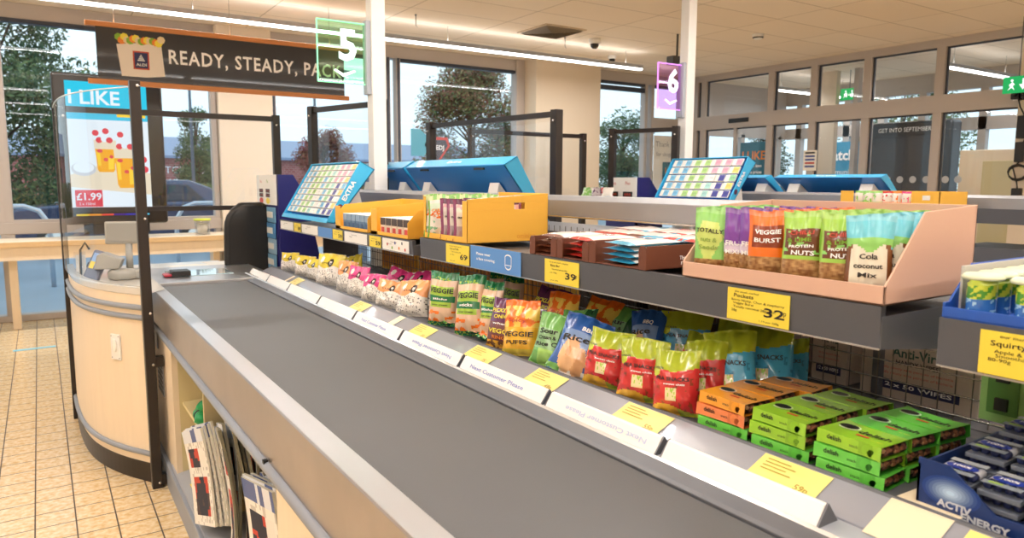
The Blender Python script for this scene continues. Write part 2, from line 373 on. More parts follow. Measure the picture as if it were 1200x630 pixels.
# brick retail building
def brick_mat():
    M = MAT('red_brick', (1, 1, 1), .8); n = M.node_tree; br = n.nodes.new('ShaderNodeTexBrick'); g = n.nodes.new('ShaderNodeNewGeometry'); mp = n.nodes.new('ShaderNodeMapping')
    mp.inputs['Rotation'].default_value = (R(90), 0, 0); n.links.new(g.outputs['Position'], mp.inputs[0]); n.links.new(mp.outputs[0], br.inputs['Vector'])
    br.inputs['Scale'].default_value = 1.4; br.inputs['Color1'].default_value = (*h('a65a55'), 1); br.inputs['Color2'].default_value = (*h('b8706a'), 1); br.inputs['Mortar'].default_value = (*h('b99a94'), 1)
    n.links.new(br.outputs['Color'], n.nodes['Principled BSDF'].inputs['Base Color']); return M
BR = brick_mat(); ROOF = MAT('blue_grey_roof', h('8a9bb8'), .5); SHOPBLUE = MAT('shop_sign_blue', h('2f4a9c'), .5)
t = empty('retail_building', (0, 60, 0), 0, 'long red brick retail shop across the car park with blue grey roof', 'building')
MB().box(-14, 36, 0, 14, -.1, 3.2, BR).build('wall', t)
MB().prism([(-.6, 3.15), (-.6, 3.35), (5, 5.0), (9, 5.0), (14.5, 3.35), (14.5, 3.15)], -14.5, 36.5, ROOF, axis='x').build('roof', t)
sg = MB(); sg.box(4.2, 6.6, -.25, 0, .9, 2.9, SHOPBLUE); sf = plane_fn((5.4, -.25, 1.9), (1, 0, 0), (0, 0, 1), .03); put_text(sg, 'ies', INKWHITE, sf, .5, 0, height=1.3)
sg.build('sign', t); sg = MB(); sf = plane_fn((9.6, -.02, 1.9), (1, 0, 0), (0, 0, 1), .05); put_text(sg, 'KITCHENS', INKWHITE, sf, -.5, .35, height=.75); put_text(sg, '& BATHROOMS', INKWHITE, sf, 0, -.6, height=.75); sg.build('lettering', t)
dw = MB()
for x in (-9, -4, 13, 19, 24.5): dw.box(x, x+1.8, -.08, 0, .2, 2.3, MAT('dim_shop_glass', h('3d4656'), .15))
dw.build('window', t)
# street lamps
def lamp_post(x, y, hh, lab):
    t = empty('street_lamp', (x, y, -.1), 0, lab, 'street lamp'); PG = MAT('lamp_pole_grey', h('6f7782'), .5)
    MB().tube([(0, 0, 0), (0, 0, hh), (.4, 0, hh+.15), (1.1, 0, hh+.2)], [.07, .05, .04, .03], PG).build('pole', t)
    MB().prism([(.9, hh+.15), (1.6, hh+.17), (1.6, hh+.22), (.95, hh+.27)], -.12, .12, PG).build('lamp_head', t)
lamp_post(5.0, 30, 5.0, 'grey street lamp rising behind the ordering screen')
lamp_post(6.3, 26, 5.3, 'grey street lamp left of the cream pillar')
lamp_post(9.8, 30, 6.0, 'tall grey street lamp under the right end of the hanging banner')
# cars
def car(x, y, rz, col, lab, sc=1.0, name='car'):
    t = empty(name, (x, y, -.09), rz, lab, 'car'); PAINT = MAT('car_paint', col, .25, .3, coat=.8); GL = MAT('car_glass', h('27313d'), .08)
    L = 4.4*sc; Hh = 1.62*sc
    body = [(-2.18, .35), (-2.2, .75), (-2.05, 1.0), (-1.2, 1.08), (-.55, 1.1), (1.75, 1.12), (2.1, 1.05), (2.18, .7), (2.15, .35)]
    cab = [(-1.15, 1.05), (-.45, 1.5), (-.1, 1.6), (1.3, 1.6), (1.75, 1.42), (2.05, 1.06)]
    def shell(prof, wid, topw, M, nm, b=.06):
        mb = MB(); n = len(prof); zmin = min(p[1] for p in prof); zmax = max(p[1] for p in prof); vs = []
        for sgn in (-1, 1):
            for px, pz in prof: vs.append((px*sc, sgn*(wid+(topw-wid)*(pz-zmin)/(zmax-zmin))*sc, pz*sc))
        f = [(i, (i+1) % n, n+(i+1) % n, n+i) for i in range(n)]+[tuple(range(n))[::-1], tuple(range(n, 2*n))]
        mb.add(vs, f, M); return mb.build(nm, t, bevel=b, seg=3)
    shell(body, .9, .86, PAINT, 'body'); shell(cab, .84, .62, PAINT, 'cabin')
    g = MB()
    for sgn in (-1, 1):
        for q in ([(-.85, 1.14), (-.38, 1.48), (.35, 1.5), (.35, 1.14)], [(.43, 1.14), (.43, 1.5), (1.25, 1.49), (1.6, 1.14)]):
            vs = [(a*sc, sgn*(.865-(b-1.05)*.4)*sc, b*sc) for a, b in q]; g.add(vs, [(0, 1, 2, 3) if sgn > 0 else (3, 2, 1, 0)], GL)
    g.add([(-1.17*sc, -.7*sc, 1.09*sc), (-1.17*sc, .7*sc, 1.09*sc), (-.42*sc, .6*sc, 1.545*sc), (-.42*sc, -.6*sc, 1.545*sc)], [(0, 1, 2, 3)], GL)
    g.build('windows', t)
    lm = MB()
    for sgn in (-1, 1): lm.box(-2.2*sc, -2.0*sc, sgn*.62*sc-.2*sc, sgn*.62*sc+.2*sc, .78*sc, .92*sc, MAT('headlamp', h('e8eef2'), .1)); lm.box(2.02*sc, 2.17*sc, sgn*.7*sc-.14*sc, sgn*.7*sc+.14*sc, .8*sc, 1.02*sc, RED)
    lm.build('lamps', t)
    for wx in (-1.38, 1.35):
        for sgn in (-1, 1):
            w = MB(); X = Matrix.Translation((wx*sc, sgn*.82*sc, .34*sc)) @ Matrix.Rotation(R(90), 4, 'X')
            w.lathe([(.02, -.1), (.3, -.11), (.34, -.06), (.34, .06), (.3, .11), (.02, .1)], BLACK, X=X)
            wo_ = w.build('wheel', t); MB().lathe([(.01, -.115), (.2, -.118), (.2, .118), (.01, .115)], CHROME, n=10, X=X).build('hubcap', wo_)
    return t
car(1.6, 18.6, 0, h('2f4060'), 'dark blue hatchback parked right outside behind the ordering screen')
car(2.4, 24.5, R(8), h('dfe4ea'), 'white car parked behind the dark blue one', .95)
car(24.0, 17.5, R(90), h('e4e8ee'), 'white car parked outside beside the narrow window')
# cycle hoops
def hoop(x, y, lab):
    o = MB().tube([(0, 0, 0), (0, 0, .95), (.12, 0, 1.15), (.3, 0, 1.22), (1.3, 0, 1.22), (1.48, 0, 1.15), (1.6, 0, .95), (1.6, 0, 0)], .035, MAT('galvanised', h('b7c3cf'), .35, .7)).build('cycle_hoop', loc=(x, y, -.1))
    tag(o, lab, 'cycle hoop', 'cycle hoops outside the window')
hoop(-1.5, 12.6, 'galvanised cycle hoop outside the left window, nearest the dark tree')
hoop(1.9, 13.2, 'galvanised cycle hoop outside, seen below the clear screen')
for i in range(3):
    o = MB().lathe([(.09, 0), (.09, .8), (.07, .88), (.01, .9)], MAT('bollard', h('8f9aa8'), .4, .5)).build('bollard', loc=(4.9+i*1.6, 12.5, -.1)); tag(o, 'short grey bollard outside the window, %s of three from the left' % ('first', 'second', 'third')[i], 'bollard', 'bollards outside the windows')

# ================================================================== CEILING ITEMS
def strip_light(x0, x1, y, z, lab, axis='x', power=13, upl=.42):
    t = empty('strip_light', ((x0+x1)/2, y, z), 0, lab, 'ceiling light'); L = (x1-x0)/2
    if axis == 'y': t.rotation_euler = (0, 0, R(90))
    MB().box(-L, L, -.035, .035, .012, .06, LGREY).build('housing', t, bevel=.004)
    MB().prism([(-.03, .012), (-.024, -.01), (.024, -.01), (.03, .012)], -L+.01, L-.01, LAMP, axis='x').build('diffuser', t)
    n = max(2, int(L))
    for i in range(n):
        x = -L+.3+(2*L-.6)*i/(n-1); MB().tube([(x, 0, .06), (x, 0, ZC-z)], .003, CHROME, n=5).build('hanging_wire', t)
    ld = bpy.data.lights.new('strip_glow', 'AREA'); ld.shape = 'RECTANGLE'; ld.size = 2*L; ld.size_y = .05; ld.energy = power*2*L; ld.color = (1, .975, .95)
    lo = bpy.data.objects.new('strip_glow', ld); COL.objects.link(lo); lo.parent = t; lo.location = (0, 0, -.014)
    lu = ld.copy(); lu.energy = ld.energy*upl; lu.size_y = .06; uo = bpy.data.objects.new('ceiling_fill', lu); COL.objects.link(uo); uo.parent = t; uo.location = (0, 0, .064); uo.rotation_euler = (math.pi, 0, 0); return t  # upward area lamp added above the housing to brighten the ceiling
strip_light(-4.5, 7.2, 7.7, 3.07, 'long glowing white strip light hanging near the windows', power=12, upl=.10)
strip_light(-4.5, 5.6, 3.0, 3.07, 'long white strip light hanging over the checkout lanes', power=10, upl=.6)
strip_light(-4.5, 8.8, 0.2, 3.07, 'long white strip light hanging over the shop floor behind', power=6.3, upl=.9)
strip_light(-4.5, 8.8, -2.6, 3.07, 'rearmost long white strip light over the aisles', power=9, upl=.6)
strip_light(9.85, 11.9, 4.95, 3.0, 'right hand white strip light in the entrance lobby', power=9, upl=.08)
strip_light(10.0, 12.3, 7.7, 3.0, 'left hand white strip light in the entrance lobby', power=9, upl=.08)
# square vent
t = empty('ceiling_vent', (5.28, 7.22, ZC), 0, 'square louvred air vent set in the ceiling', 'vent')
MB().box(-.3, .3, -.3, .3, -.012, .004, MAT('vent_frame', h('c8b49c'), .6)).build('frame', t)
sl = MB()
for k in range(7):
    a = .27-k*.036
    for sg_ in (0, 1, 2, 3):
        X = Matrix.Rotation(R(90)*sg_, 4, 'Z'); sl.add([(-a, -a, -.012), (a, -a, -.012), (a-.026, -a+.026, -.032), (-a+.026, -a+.026, -.032)], [(0, 1, 2, 3), (3, 2, 1, 0)], MAT('vent_slat', h('a39683'), .5) if k+sg_ == 0 else sl.mats[0], X=X)
sl.build('slats', t)
def dome(x, y, lab, s=1):
    t = empty('dome_camera', (x, y, ZC), 0, lab, 'security camera'); MB().lathe([(.01, 0), (.075*s, 0), (.075*s, -.05*s), (.06*s, -.06*s)], WHITE).build('mount', t)
    MB().lathe([(.055*s, -.06*s), (.052*s, -.09*s), (.03*s, -.115*s), (.005, -.12*s)], MAT('smoked_dome', h('1d1d22'), .1)).build('dome', t)
dome(6.03, 7.32, 'small dark dome security camera on the ceiling beside the vent')
dome(7.0, 8.1, 'tiny dark dome security camera behind the strip light end', .8)
t = empty('smoke_detector', (7.47, 5.95, ZC), 0, 'small white smoke detector on the ceiling', 'smoke detector')
MB().lathe([(.005, 0), (.07, 0), (.065, -.035), (.045, -.06), (.005, -.062)], WHITE).build('body', t)
MB().lathe([(.066, -.037), (.06, -.05), (.05, -.05)], BLACK).build('grille', t)
def bracket_cam(x, y, z, lab):
    t = empty('bracket_camera', (x, y, z), 0, lab, 'security camera')  # a camera on a ceiling stem, not a speaker
    MB().box(-.12, .05, -.06, .06, .0, .1, MAT('camera_grey', h('4a4a4c'), .5)).build('body', t, bevel=.01); MB().tube([(0, 0, .1), (0, 0, ZC-z)], .012, BLACK).build('stem', t)
    MB().lathe([(.005, -.05), (.045, -.04), (.055, 0), (.005, .001)], BLACK, c=(.14, 0, .06)).build('dome', t)
bracket_cam(6.66, 6.5, 2.93, 'dark camera bracket fixed behind the lane six post')
for i, (x, y) in enumerate(((3.55, 7.71), (5.65, 7.79))):
    o = MB().tube([(0, 0, 0), (0, 0, -.11), (.02, 0, -.13)], .004, DSTEEL, n=5).lathe([(.004, 0), (.012, 0), (.012, -.01), (.004, -.012)], DSTEEL, n=8).build('ceiling_hook', loc=(x, y-.35, ZC))
    tag(o, ('thin ceiling hook right of the lane five post', 'thin ceiling hook below the air vent')[i], 'hook', 'ceiling hooks')
# hanging banner
BANB = MAT('banner_black', h('1f1a18'), .3, coat=.3); ORW = MAT('orange_wood', h('d18a50'), .45)
t = empty('hanging_banner', (1.66, 7.6, 2.38), 0, 'long black hanging banner with white READY, STEADY, PACK lettering and orange wooden rails', 'sign')
MB().box(-1.15, 1.15, -.01, .01, .02, .49, BANB).build('panel', t)
MB().box(-1.23, 1.2, -.02, .02, -.02, .025, ORW).build('rail', t, bevel=.003); MB().box(-1.23, 1.2, -.02, .02, .485, .53, ORW).build('rail', t, bevel=.003)
f = plane_fn((0, -.011, .255), (1, 0, 0), (0, 0, 1))
lt = MB(); put_text(lt, 'READY, STEADY, PACK', INKWHITE, f, .28, .01, width=1.68, height=.18, bold=.018, sp=1.15); lt.build('lettering', t)
bg_ = MB(); f2 = lambda a, b: f(a, b)
poly(bg_, f, [(-.99, .09), (-.70, .13), (-.62, .12), (-.60, -.17), (-.76, -.19), (-.96, -.19)], MAT('bag_cream', h('efe6dc'), .6))
f3 = plane_fn((0, -.0135, .255), (1, 0, 0), (0, 0, 1))
for i in range(16):
    rnd = random.Random(i); disc(bg_, plane_fn((0, -.0135-.0004*i, .255), (1, 0, 0), (0, 0, 1)), -.97+.35*(i/15), .12+.04*rnd.random(), .035, [INKGREEN, INKORANGE, INKYELLOW, MAT('veg_cream', h('e9d9b0'), .6)][i % 4], n=7)
rect(bg_, f3, -.862, -.728, -.122, .042, MAT('logo_border', h('c8502e'), .5)); rect(bg_, plane_fn((0, -.0145, .255), (1, 0, 0), (0, 0, 1)), -.85, -.74, -.11, .03, MAT('logo_navy', h('2a2d5c'), .5)); f4 = plane_fn((0, -.016, .255), (1, 0, 0), (0, 0, 1))
for k in range(4): rect(bg_, f4, -.825+.008*k, -.765-.008*k, -.045+.015*k, -.036+.015*k, INKWHITE)
put_text(bg_, 'ALDI', INKWHITE, f4, -.795, -.08, width=.085, height=.036, bold=.01); bg_.build('bag_picture', t)
for x in (-1.0, 0, 1.0): MB().tube([(x, 0, .53), (x, 0, ZC-2.38)], .003, CHROME, n=5).build('hanging_wire', t)
for i, x in enumerate((.72,)):
    o = MB().box(-.04, .04, -.05, .05, -.08, 0, BLACK).build('ceiling_box', loc=(x, 7.9, ZC)); tag(o, 'little black box on the ceiling above the banner', 'box')

# digital poster screen
SCRB = MAT('screen_black', h('2b2724'), .2)
t = empty('digital_poster', (.66, 8.45, 1.05), 0, 'large dark framed portrait screen showing fruit drinks and a £1.99 offer', 'screen')
MB().box(-.5, .48, 0, .12, .0, 1.5, SCRB).build('housing', t, bevel=.03, seg=4)
def E_(n_, c, s=1.05): return EMIT('screen_'+n_, h(c), s)
ec, ew, eo, er, ey, eg, ecr = E_('cyan', '35c3e2'), E_('white', 'e8f0f4'), E_('orange', 'f6a91e'), E_('red', 'e0404e'), E_('yellow', 'ffd23a'), E_('grey', 'c9ccd0'), E_('cream', 'ead9bd')
f = plane_fn((-.03, -.004, .8), (1, 0, 0), (0, 0, 1), .001); sc = MB()
rect(sc, f, -.36, .36, -.64, .62, ew); g_ = lambda k: plane_fn((-.03, -.004-.0012*k, .8), (1, 0, 0), (0, 0, 1), .001)
rect(sc, g_(1), -.36, .36, .25, .62, ec); put_text(sc, 'I LIKE', ew, g_(2), -.11, .46, height=.19, bold=.02); rect(sc, g_(2), .08, .34, .285, .33, ey)
poly(sc, g_(1), [(-.36, -.3), (-.1, -.2), (.36, -.28), (.36, -.5), (-.36, -.42)], ecr)
for q_, (u, v, w_, h_) in enumerate(((-.04, -.11, .1, .32), (.14, -.22, .11, .42))):
    L_ = 2+5*q_
    prof = [(-.62, -.5), (-.78, -.42), (-.86, 0), (-1, .5), (1, .5), (.86, 0), (.78, -.42), (.62, -.5)]
    poly(sc, g_(L_), [(u+a*w_, v+b*h_) for a, b in prof], eo); poly(sc, g_(L_+1), [(u-w_*.95, v+h_*.22), (u+w_*.95, v+h_*.22), (u+w_, v+h_*.5), (u-w_, v+h_*.5)], ecr)
    poly(sc, g_(L_+1), [(u-w_*.7, v-h_*.3), (u-w_*.45, v-h_*.3), (u-w_*.5, v+h_*.15), (u-w_*.8, v+h_*.15)], ey); poly(sc, g_(L_+1), [(u+w_*.2, v-h_*.42), (u+w_*.65, v-h_*.4), (u+w_*.75, v), (u+w_*.2, v-.02)], ey)
    for k in range(3): disc(sc, g_(L_+2+k*.3), u-w_*.5+k*w_*.5, v+h_*.16*math.cos(k*2.3), .026-.004*k, er, .018, n=14)
    for k in range(3): disc(sc, g_(L_+2.1+k*.3), u-w_*.5+k*w_*.45, v+h_*.5+.01*(k % 2), .03, (er, ew, er)[k], n=14)
for u, v in ((-.12, .12), (-.03, .14), (.1, .11)): disc(sc, g_(4), u, v, .03, er, n=12)
for u, v in ((.26, -.2), (.3, -.14), (.31, -.24), (.24, -.27)): disc(sc, g_(4), u, v, .035, er, n=12)
disc(sc, g_(2), -.24, -.24, .11, eg, .07); disc(sc, g_(3), -.24, -.225, .09, ew, .055)
rect(sc, g_(4), -.33, -.09, -.62, -.45, er); put_text(sc, '£1.99', ew, g_(5), -.21, -.52, height=.1, bold=.02); put_text(sc, '2 x 150ml', ew, g_(5), -.23, -.59, height=.035)
sc.build('display', t)
sb = MB(); f = plane_fn((-.03, -.004, .09), (1, 0, 0), (0, 0, 1))
for k, c_ in enumerate(('f2d13a', 'f09a2e', 'e2453c', '4b2a8a', '3a36b0', '5fc6e8')): rect(sb, f, -.33+.11*k, -.22+.11*k, 0, .018, E_('bar%d' % k, c_, .9))
sb.build('colour_bar', t); MB().box(-.3, .3, .02, .1, -.1, 0, SCRB).build('stand', t)

# packing bench under the windows
t = empty('packing_bench', (0, 8.4, 0), 0, 'long pale wooden packing bench under the windows', 'bench')
MB().box(-3.5, 3.9, 0, .6, .86, .90, WOOD).box(-3.5, 3.9, -.01, 0, .85, .90, MAT('bench_edge', h('d9b98a'), .5)).build('bench_top', t)
MB().box(-3.5, 3.9, .02, .05, .72, .85, WOOD).build('front_rail', t)
for x in (-2.2, -.3, 1.62, 3.7): MB().box(x, x+.07, .3, .5, 0, .85, WOOD).build('leg', t)
o = MB().lathe([(.005, 0), (.075, 0), (.085, .16), (.08, .16), (.07, .01), (.005, .01)], CLEAR, n=20).build('plastic_tub', loc=(1.5, 8.6, .9)); o = tag(o, 'clear plastic tub with a lime lid standing on the bench', 'tub')
MB().lathe([(.005, .16), (.09, .16), (.09, .178), (.005, .18)], MAT('lime_lid', h('d6e34a'), .5), n=20).build('lid', o); MB().lathe([(.05, .02), (.06, .12), (.005, .125)], PAPER, n=12).build('paper_roll', o)
# LIKE poster and thank you poster on the entrance glass
TEAL = MAT('poster_teal', h('2b6f86'), .4)
def poster(x, y0, y1, z0, z1, bgm, items, name, lab, ctr):
    t = MB(); f = plane_fn((x, (y0+y1)/2, (z0+z1)/2), (0, -1, 0), (0, 0, 1), .004); w = abs(y1-y0)/2; hh = (z1-z0)/2
    t.box(x, x+.004, min(y0, y1), max(y0, y1), z0, z1, bgm)
    for s, M_, u, v, k in items: put_text(t, s, M_, f, u, v, height=k, bold=.02)
    return tag(t.build(name), lab, ctr)
poster(9.72, 8.0, 7.45, 1.35, 2.15, TEAL, [('I LIKE', INKORANGE, 0, .18, .19), ("Save & love", INKWHITE, 0, .02, .07), ('these prices', INKWHITE, 0, -.08, .07)], 'window_poster', 'teal poster reading LIKE on the entrance door glass', 'poster')
t = MB(); f = plane_fn((9.0, 9.15, 1.75), (1, 0, 0), (0, 0, 1), .01); t.box(8.88, 9.5, 9.14, 9.15, 1.05, 2.3, PAPER); f = plane_fn((9.19, 9.14, 1.7), (1, 0, 0), (0, 0, 1), .004)
put_text(t, 'Thank you', BUMPER, f, 0, .45, height=.13); put_text(t, 'for shopping', BUMPER, f, 0, .28, height=.1); rect(t, plane_fn((9.19, 9.138, 1.7), (1, 0, 0), (0, 0, 1), .004), -.1, .29, -.45, .15, TEAL)
put_text(t, 'LIKE', INKORANGE, plane_fn((9.19, 9.13, 1.7), (1, 0, 0), (0, 0, 1), .004), .09, .0, height=.14, bold=.02); put_text(t, 'this price', INKWHITE, plane_fn((9.19, 9.13, 1.7), (1, 0, 0), (0, 0, 1), .004), .09, -.15, height=.06)
tag(t.build('window_poster'), 'white Thank you poster with a teal panel in the corner window', 'poster')
t = MB(); f = plane_fn((12.4, 7.95, 1.9), (0, -1, 0), (0, 0, 1), .01); t.box(12.4, 12.42, 7.4, 8.4, 1.35, 2.25, MAT('sky_blue_poster', h('3f8fb4'), .5)); put_text(t, 'match', INKWHITE, f, 0, .1, height=.26, bold=.03); put_text(t, 'Community', INKWHITE, f, 0, -.2, height=.14)
tag(t.build('lobby_poster'), 'blue poster with white lettering hanging in the lobby', 'poster')
t = MB(); f = plane_fn((9.64, 6.72, 1.75), (0, -1, 0), (0, 0, 1), .004)
t.box(9.6-.012, 9.6-.006, 6.5, 6.72, 1.68, 1.98, PAPER); f = plane_fn((9.588, 6.61, 1.83), (0, -1, 0), (0, 0, 1), .002)
for k, M_ in enumerate((INK, SHOPBLUE, SHOPBLUE, INKRED, SHOPBLUE)): rect(t, f, -.08, .08, .1-.05*k, .125-.05*k, M_)
tag(t.build('notice_sheet'), 'small white notice sheet with blue and red lines on the glass frame', 'notice')
# dark poster unit and wooden panel in the lobby
t = empty('lobby_noticeboard', (11.0, 6.0, 0), 0, 'tall dark display unit standing in the entrance lobby', 'display unit')
MB().box(0, .3, -.68, .62, 0, 2.42, MAT('dark_unit', h('2b2b2e'), .3)).build('body', t, bevel=.04); MB().box(-.01, 0, -.55, .5, 1.2, 2.2, MAT('dark_unit_panel', h('3a3a3e'), .2)).build('panel', t)
lt = MB(); put_text(lt, 'GET INTO SEPTEMBER', INKWHITE, plane_fn((-.012, 0, 2.3), (0, -1, 0), (0, 0, 1)), 0, 0, width=.8, height=.09); lt.build('lettering', t)
t = empty('wooden_cabinet', (10.6, 4.5, 0), 0, 'pale wooden cabinet with a raised panel in the lobby', 'cabinet')
MB().box(0, .4, -.75, .5, 0, 1.95, WOOD).build('body', t, bevel=.01); MB().box(-.015, 0, -.25, .2, .3, 1.8, WOODIN).build('door', t, bevel=.01)
def exit_sign(x, y, z, lab, left=True):
    t = empty('exit_sign', (x, y, z), 0, lab, 'exit sign'); EG = EMIT('exit_green', h('2fae5f'), 1.0)
    MB().box(-.01, .01, -.15, .15, -.09, .09, EG).build('panel', t)
    f = plane_fn((-.0105, 0, 0), (0, -1, 0), (0, 0, 1), .002); g = MB(); EW = EMIT('exit_white', (1, 1, 1), 1.2)
    rect(g, f, .05-.008, .05+.008, -.01, .06, EW); poly(g, f, [(.01, 0), (.05, -.06), (.09, 0)], EW)
    disc(g, f, -.06, .045, .014, EW, n=12); poly(g, f, [(-.09, .0), (-.055, .03), (-.03, .0), (-.05, -.01), (-.03, -.06), (-.06, -.03), (-.1, -.06), (-.075, -.02)], EW)
    g.build('pictogram', t); MB().tube([(0, 0, .09), (0, 0, ZC-z)], .006, DSTEEL, n=6).build('hanging_rod', t)
exit_sign(9.05, 3.72, 2.58, 'green exit sign with down arrow hanging before the glass wall')
exit_sign(11.0, 6.93, 2.92, 'green exit sign hanging inside the lobby')
# electrics on the right wall post
SK = [(3.93, 2.52), (3.83, 2.52)]
for i, (y, z) in enumerate(SK):
    o = MB().box(-.05, 0, -.04, .04, -.05, .05, BLACK).lathe([(.025, 0), (.022, .03), (.005, .035)], BLACK, X=Matrix.Translation((-.05, 0, 0)) @ Matrix.Rotation(R(-90), 4, 'Y')).build('plug', loc=(9.54, y, z)); tag(o, ('left black plug in the socket on the frame post', 'right black plug in the socket on the frame post')[i], 'plug', 'plugs on the frame post')
o = MB().box(-.02, 0, -.2, .14, -.06, .06, WHITE).build('wall_socket', loc=(9.59, 3.84, 2.52)); tag(o, 'white double wall socket high on the frame post', 'socket')
struct(MB().box(9.57, 9.74, 3.62, 3.92, 0, 3.2, WARMW).build('trim_1'))
for z0, z1, lab in ((2.02, 2.28, 'upper black power adapter on the frame post'), (1.75, 1.98, 'lower black power adapter on the frame post'), (1.32, 1.45, 'lowest black power adapter on the frame post')):
    o = MB().box(-.06, 0, -.05, .05, z0-z1, 0, BLACK).build('power_adapter', loc=(9.56, 3.84, z1), bevel=.008); tag(o, lab, 'power adapter')
cb = MB(); cb.tube([(9.5, 3.9, 2.5), (9.53, 3.88, 2.38), (9.54, 3.84, 2.3), (9.54, 3.84, 2.2)], .008, BLACK); cb.tube([(9.5, 3.83, 2.5), (9.52, 3.80, 2.3), (9.53, 3.78, 2.1), (9.54, 3.84, 1.9)], .008, BLACK)
for k in range(3): cb.tube([(9.52-.01*k, 3.84+.1*math.cos(a/12*6.28), 1.62+.01*k+.085*math.sin(a/12*6.28)) for a in range(12)], .007, BLACK, closed=True)
cb.tube([(9.54, 3.84, 1.76), (9.53, 3.9, 1.68), (9.52, 3.84, 1.5), (9.54, 3.84, 1.43)], .008, BLACK); tag(cb.build('power_cable'), 'black power cables coiled in a loop down the frame post', 'cable')
# mask offer display card behind glass (small triangular sticker)
o = MB(); f = plane_fn((4.75, 9.20, 1.95), (1, 0, 0), (0, 0, 1), .004)
poly(o, f, [(0, -.2), (.2, .05), (.16, .17), (-.16, .17), (-.2, .05)], INKRED); poly(o, plane_fn((4.75, 9.196, 1.95), (1, 0, 0), (0, 0, 1), .004), [(0, -.16), (.16, .05), (.13, .13), (-.13, .13), (-.16, .05)], MAT('sticker_dark', h('4a4048'), .5))
put_text(o, 'MEDJ', INKWHITE, plane_fn((4.75, 9.19, 1.97), (1, 0, 0), (0, 0, 1), .004), 0, 0, height=.09, bold=.02); tag(o.build('window_sticker'), 'red bordered pointed sticker on the middle window', 'sticker')
o = MB(); poly(o, plane_fn((4.48, 9.20, 2.05), (1, 0, 0), (0, 0, 1), .004), [(-.14, -.2), (.06, -.2), (.2, 0), (0, .17), (-.14, .17)], MAT('sticker_blue', h('5fa8c4'), .5)); tag(o.build('window_sticker'), 'pale blue sticker on the middle window beside the red one', 'sticker')
# floor tape
o = MB().box(-.16, .16, -.03, .03, 0, .002, MAT('floor_tape_blue', h('7fc6dc'), .4)).build('floor_tape', loc=(-.12, 7.62, 0), rot=(0, 0, R(4))); tag(o, 'short pale blue tape strip on the floor tiles', 'floor tape')

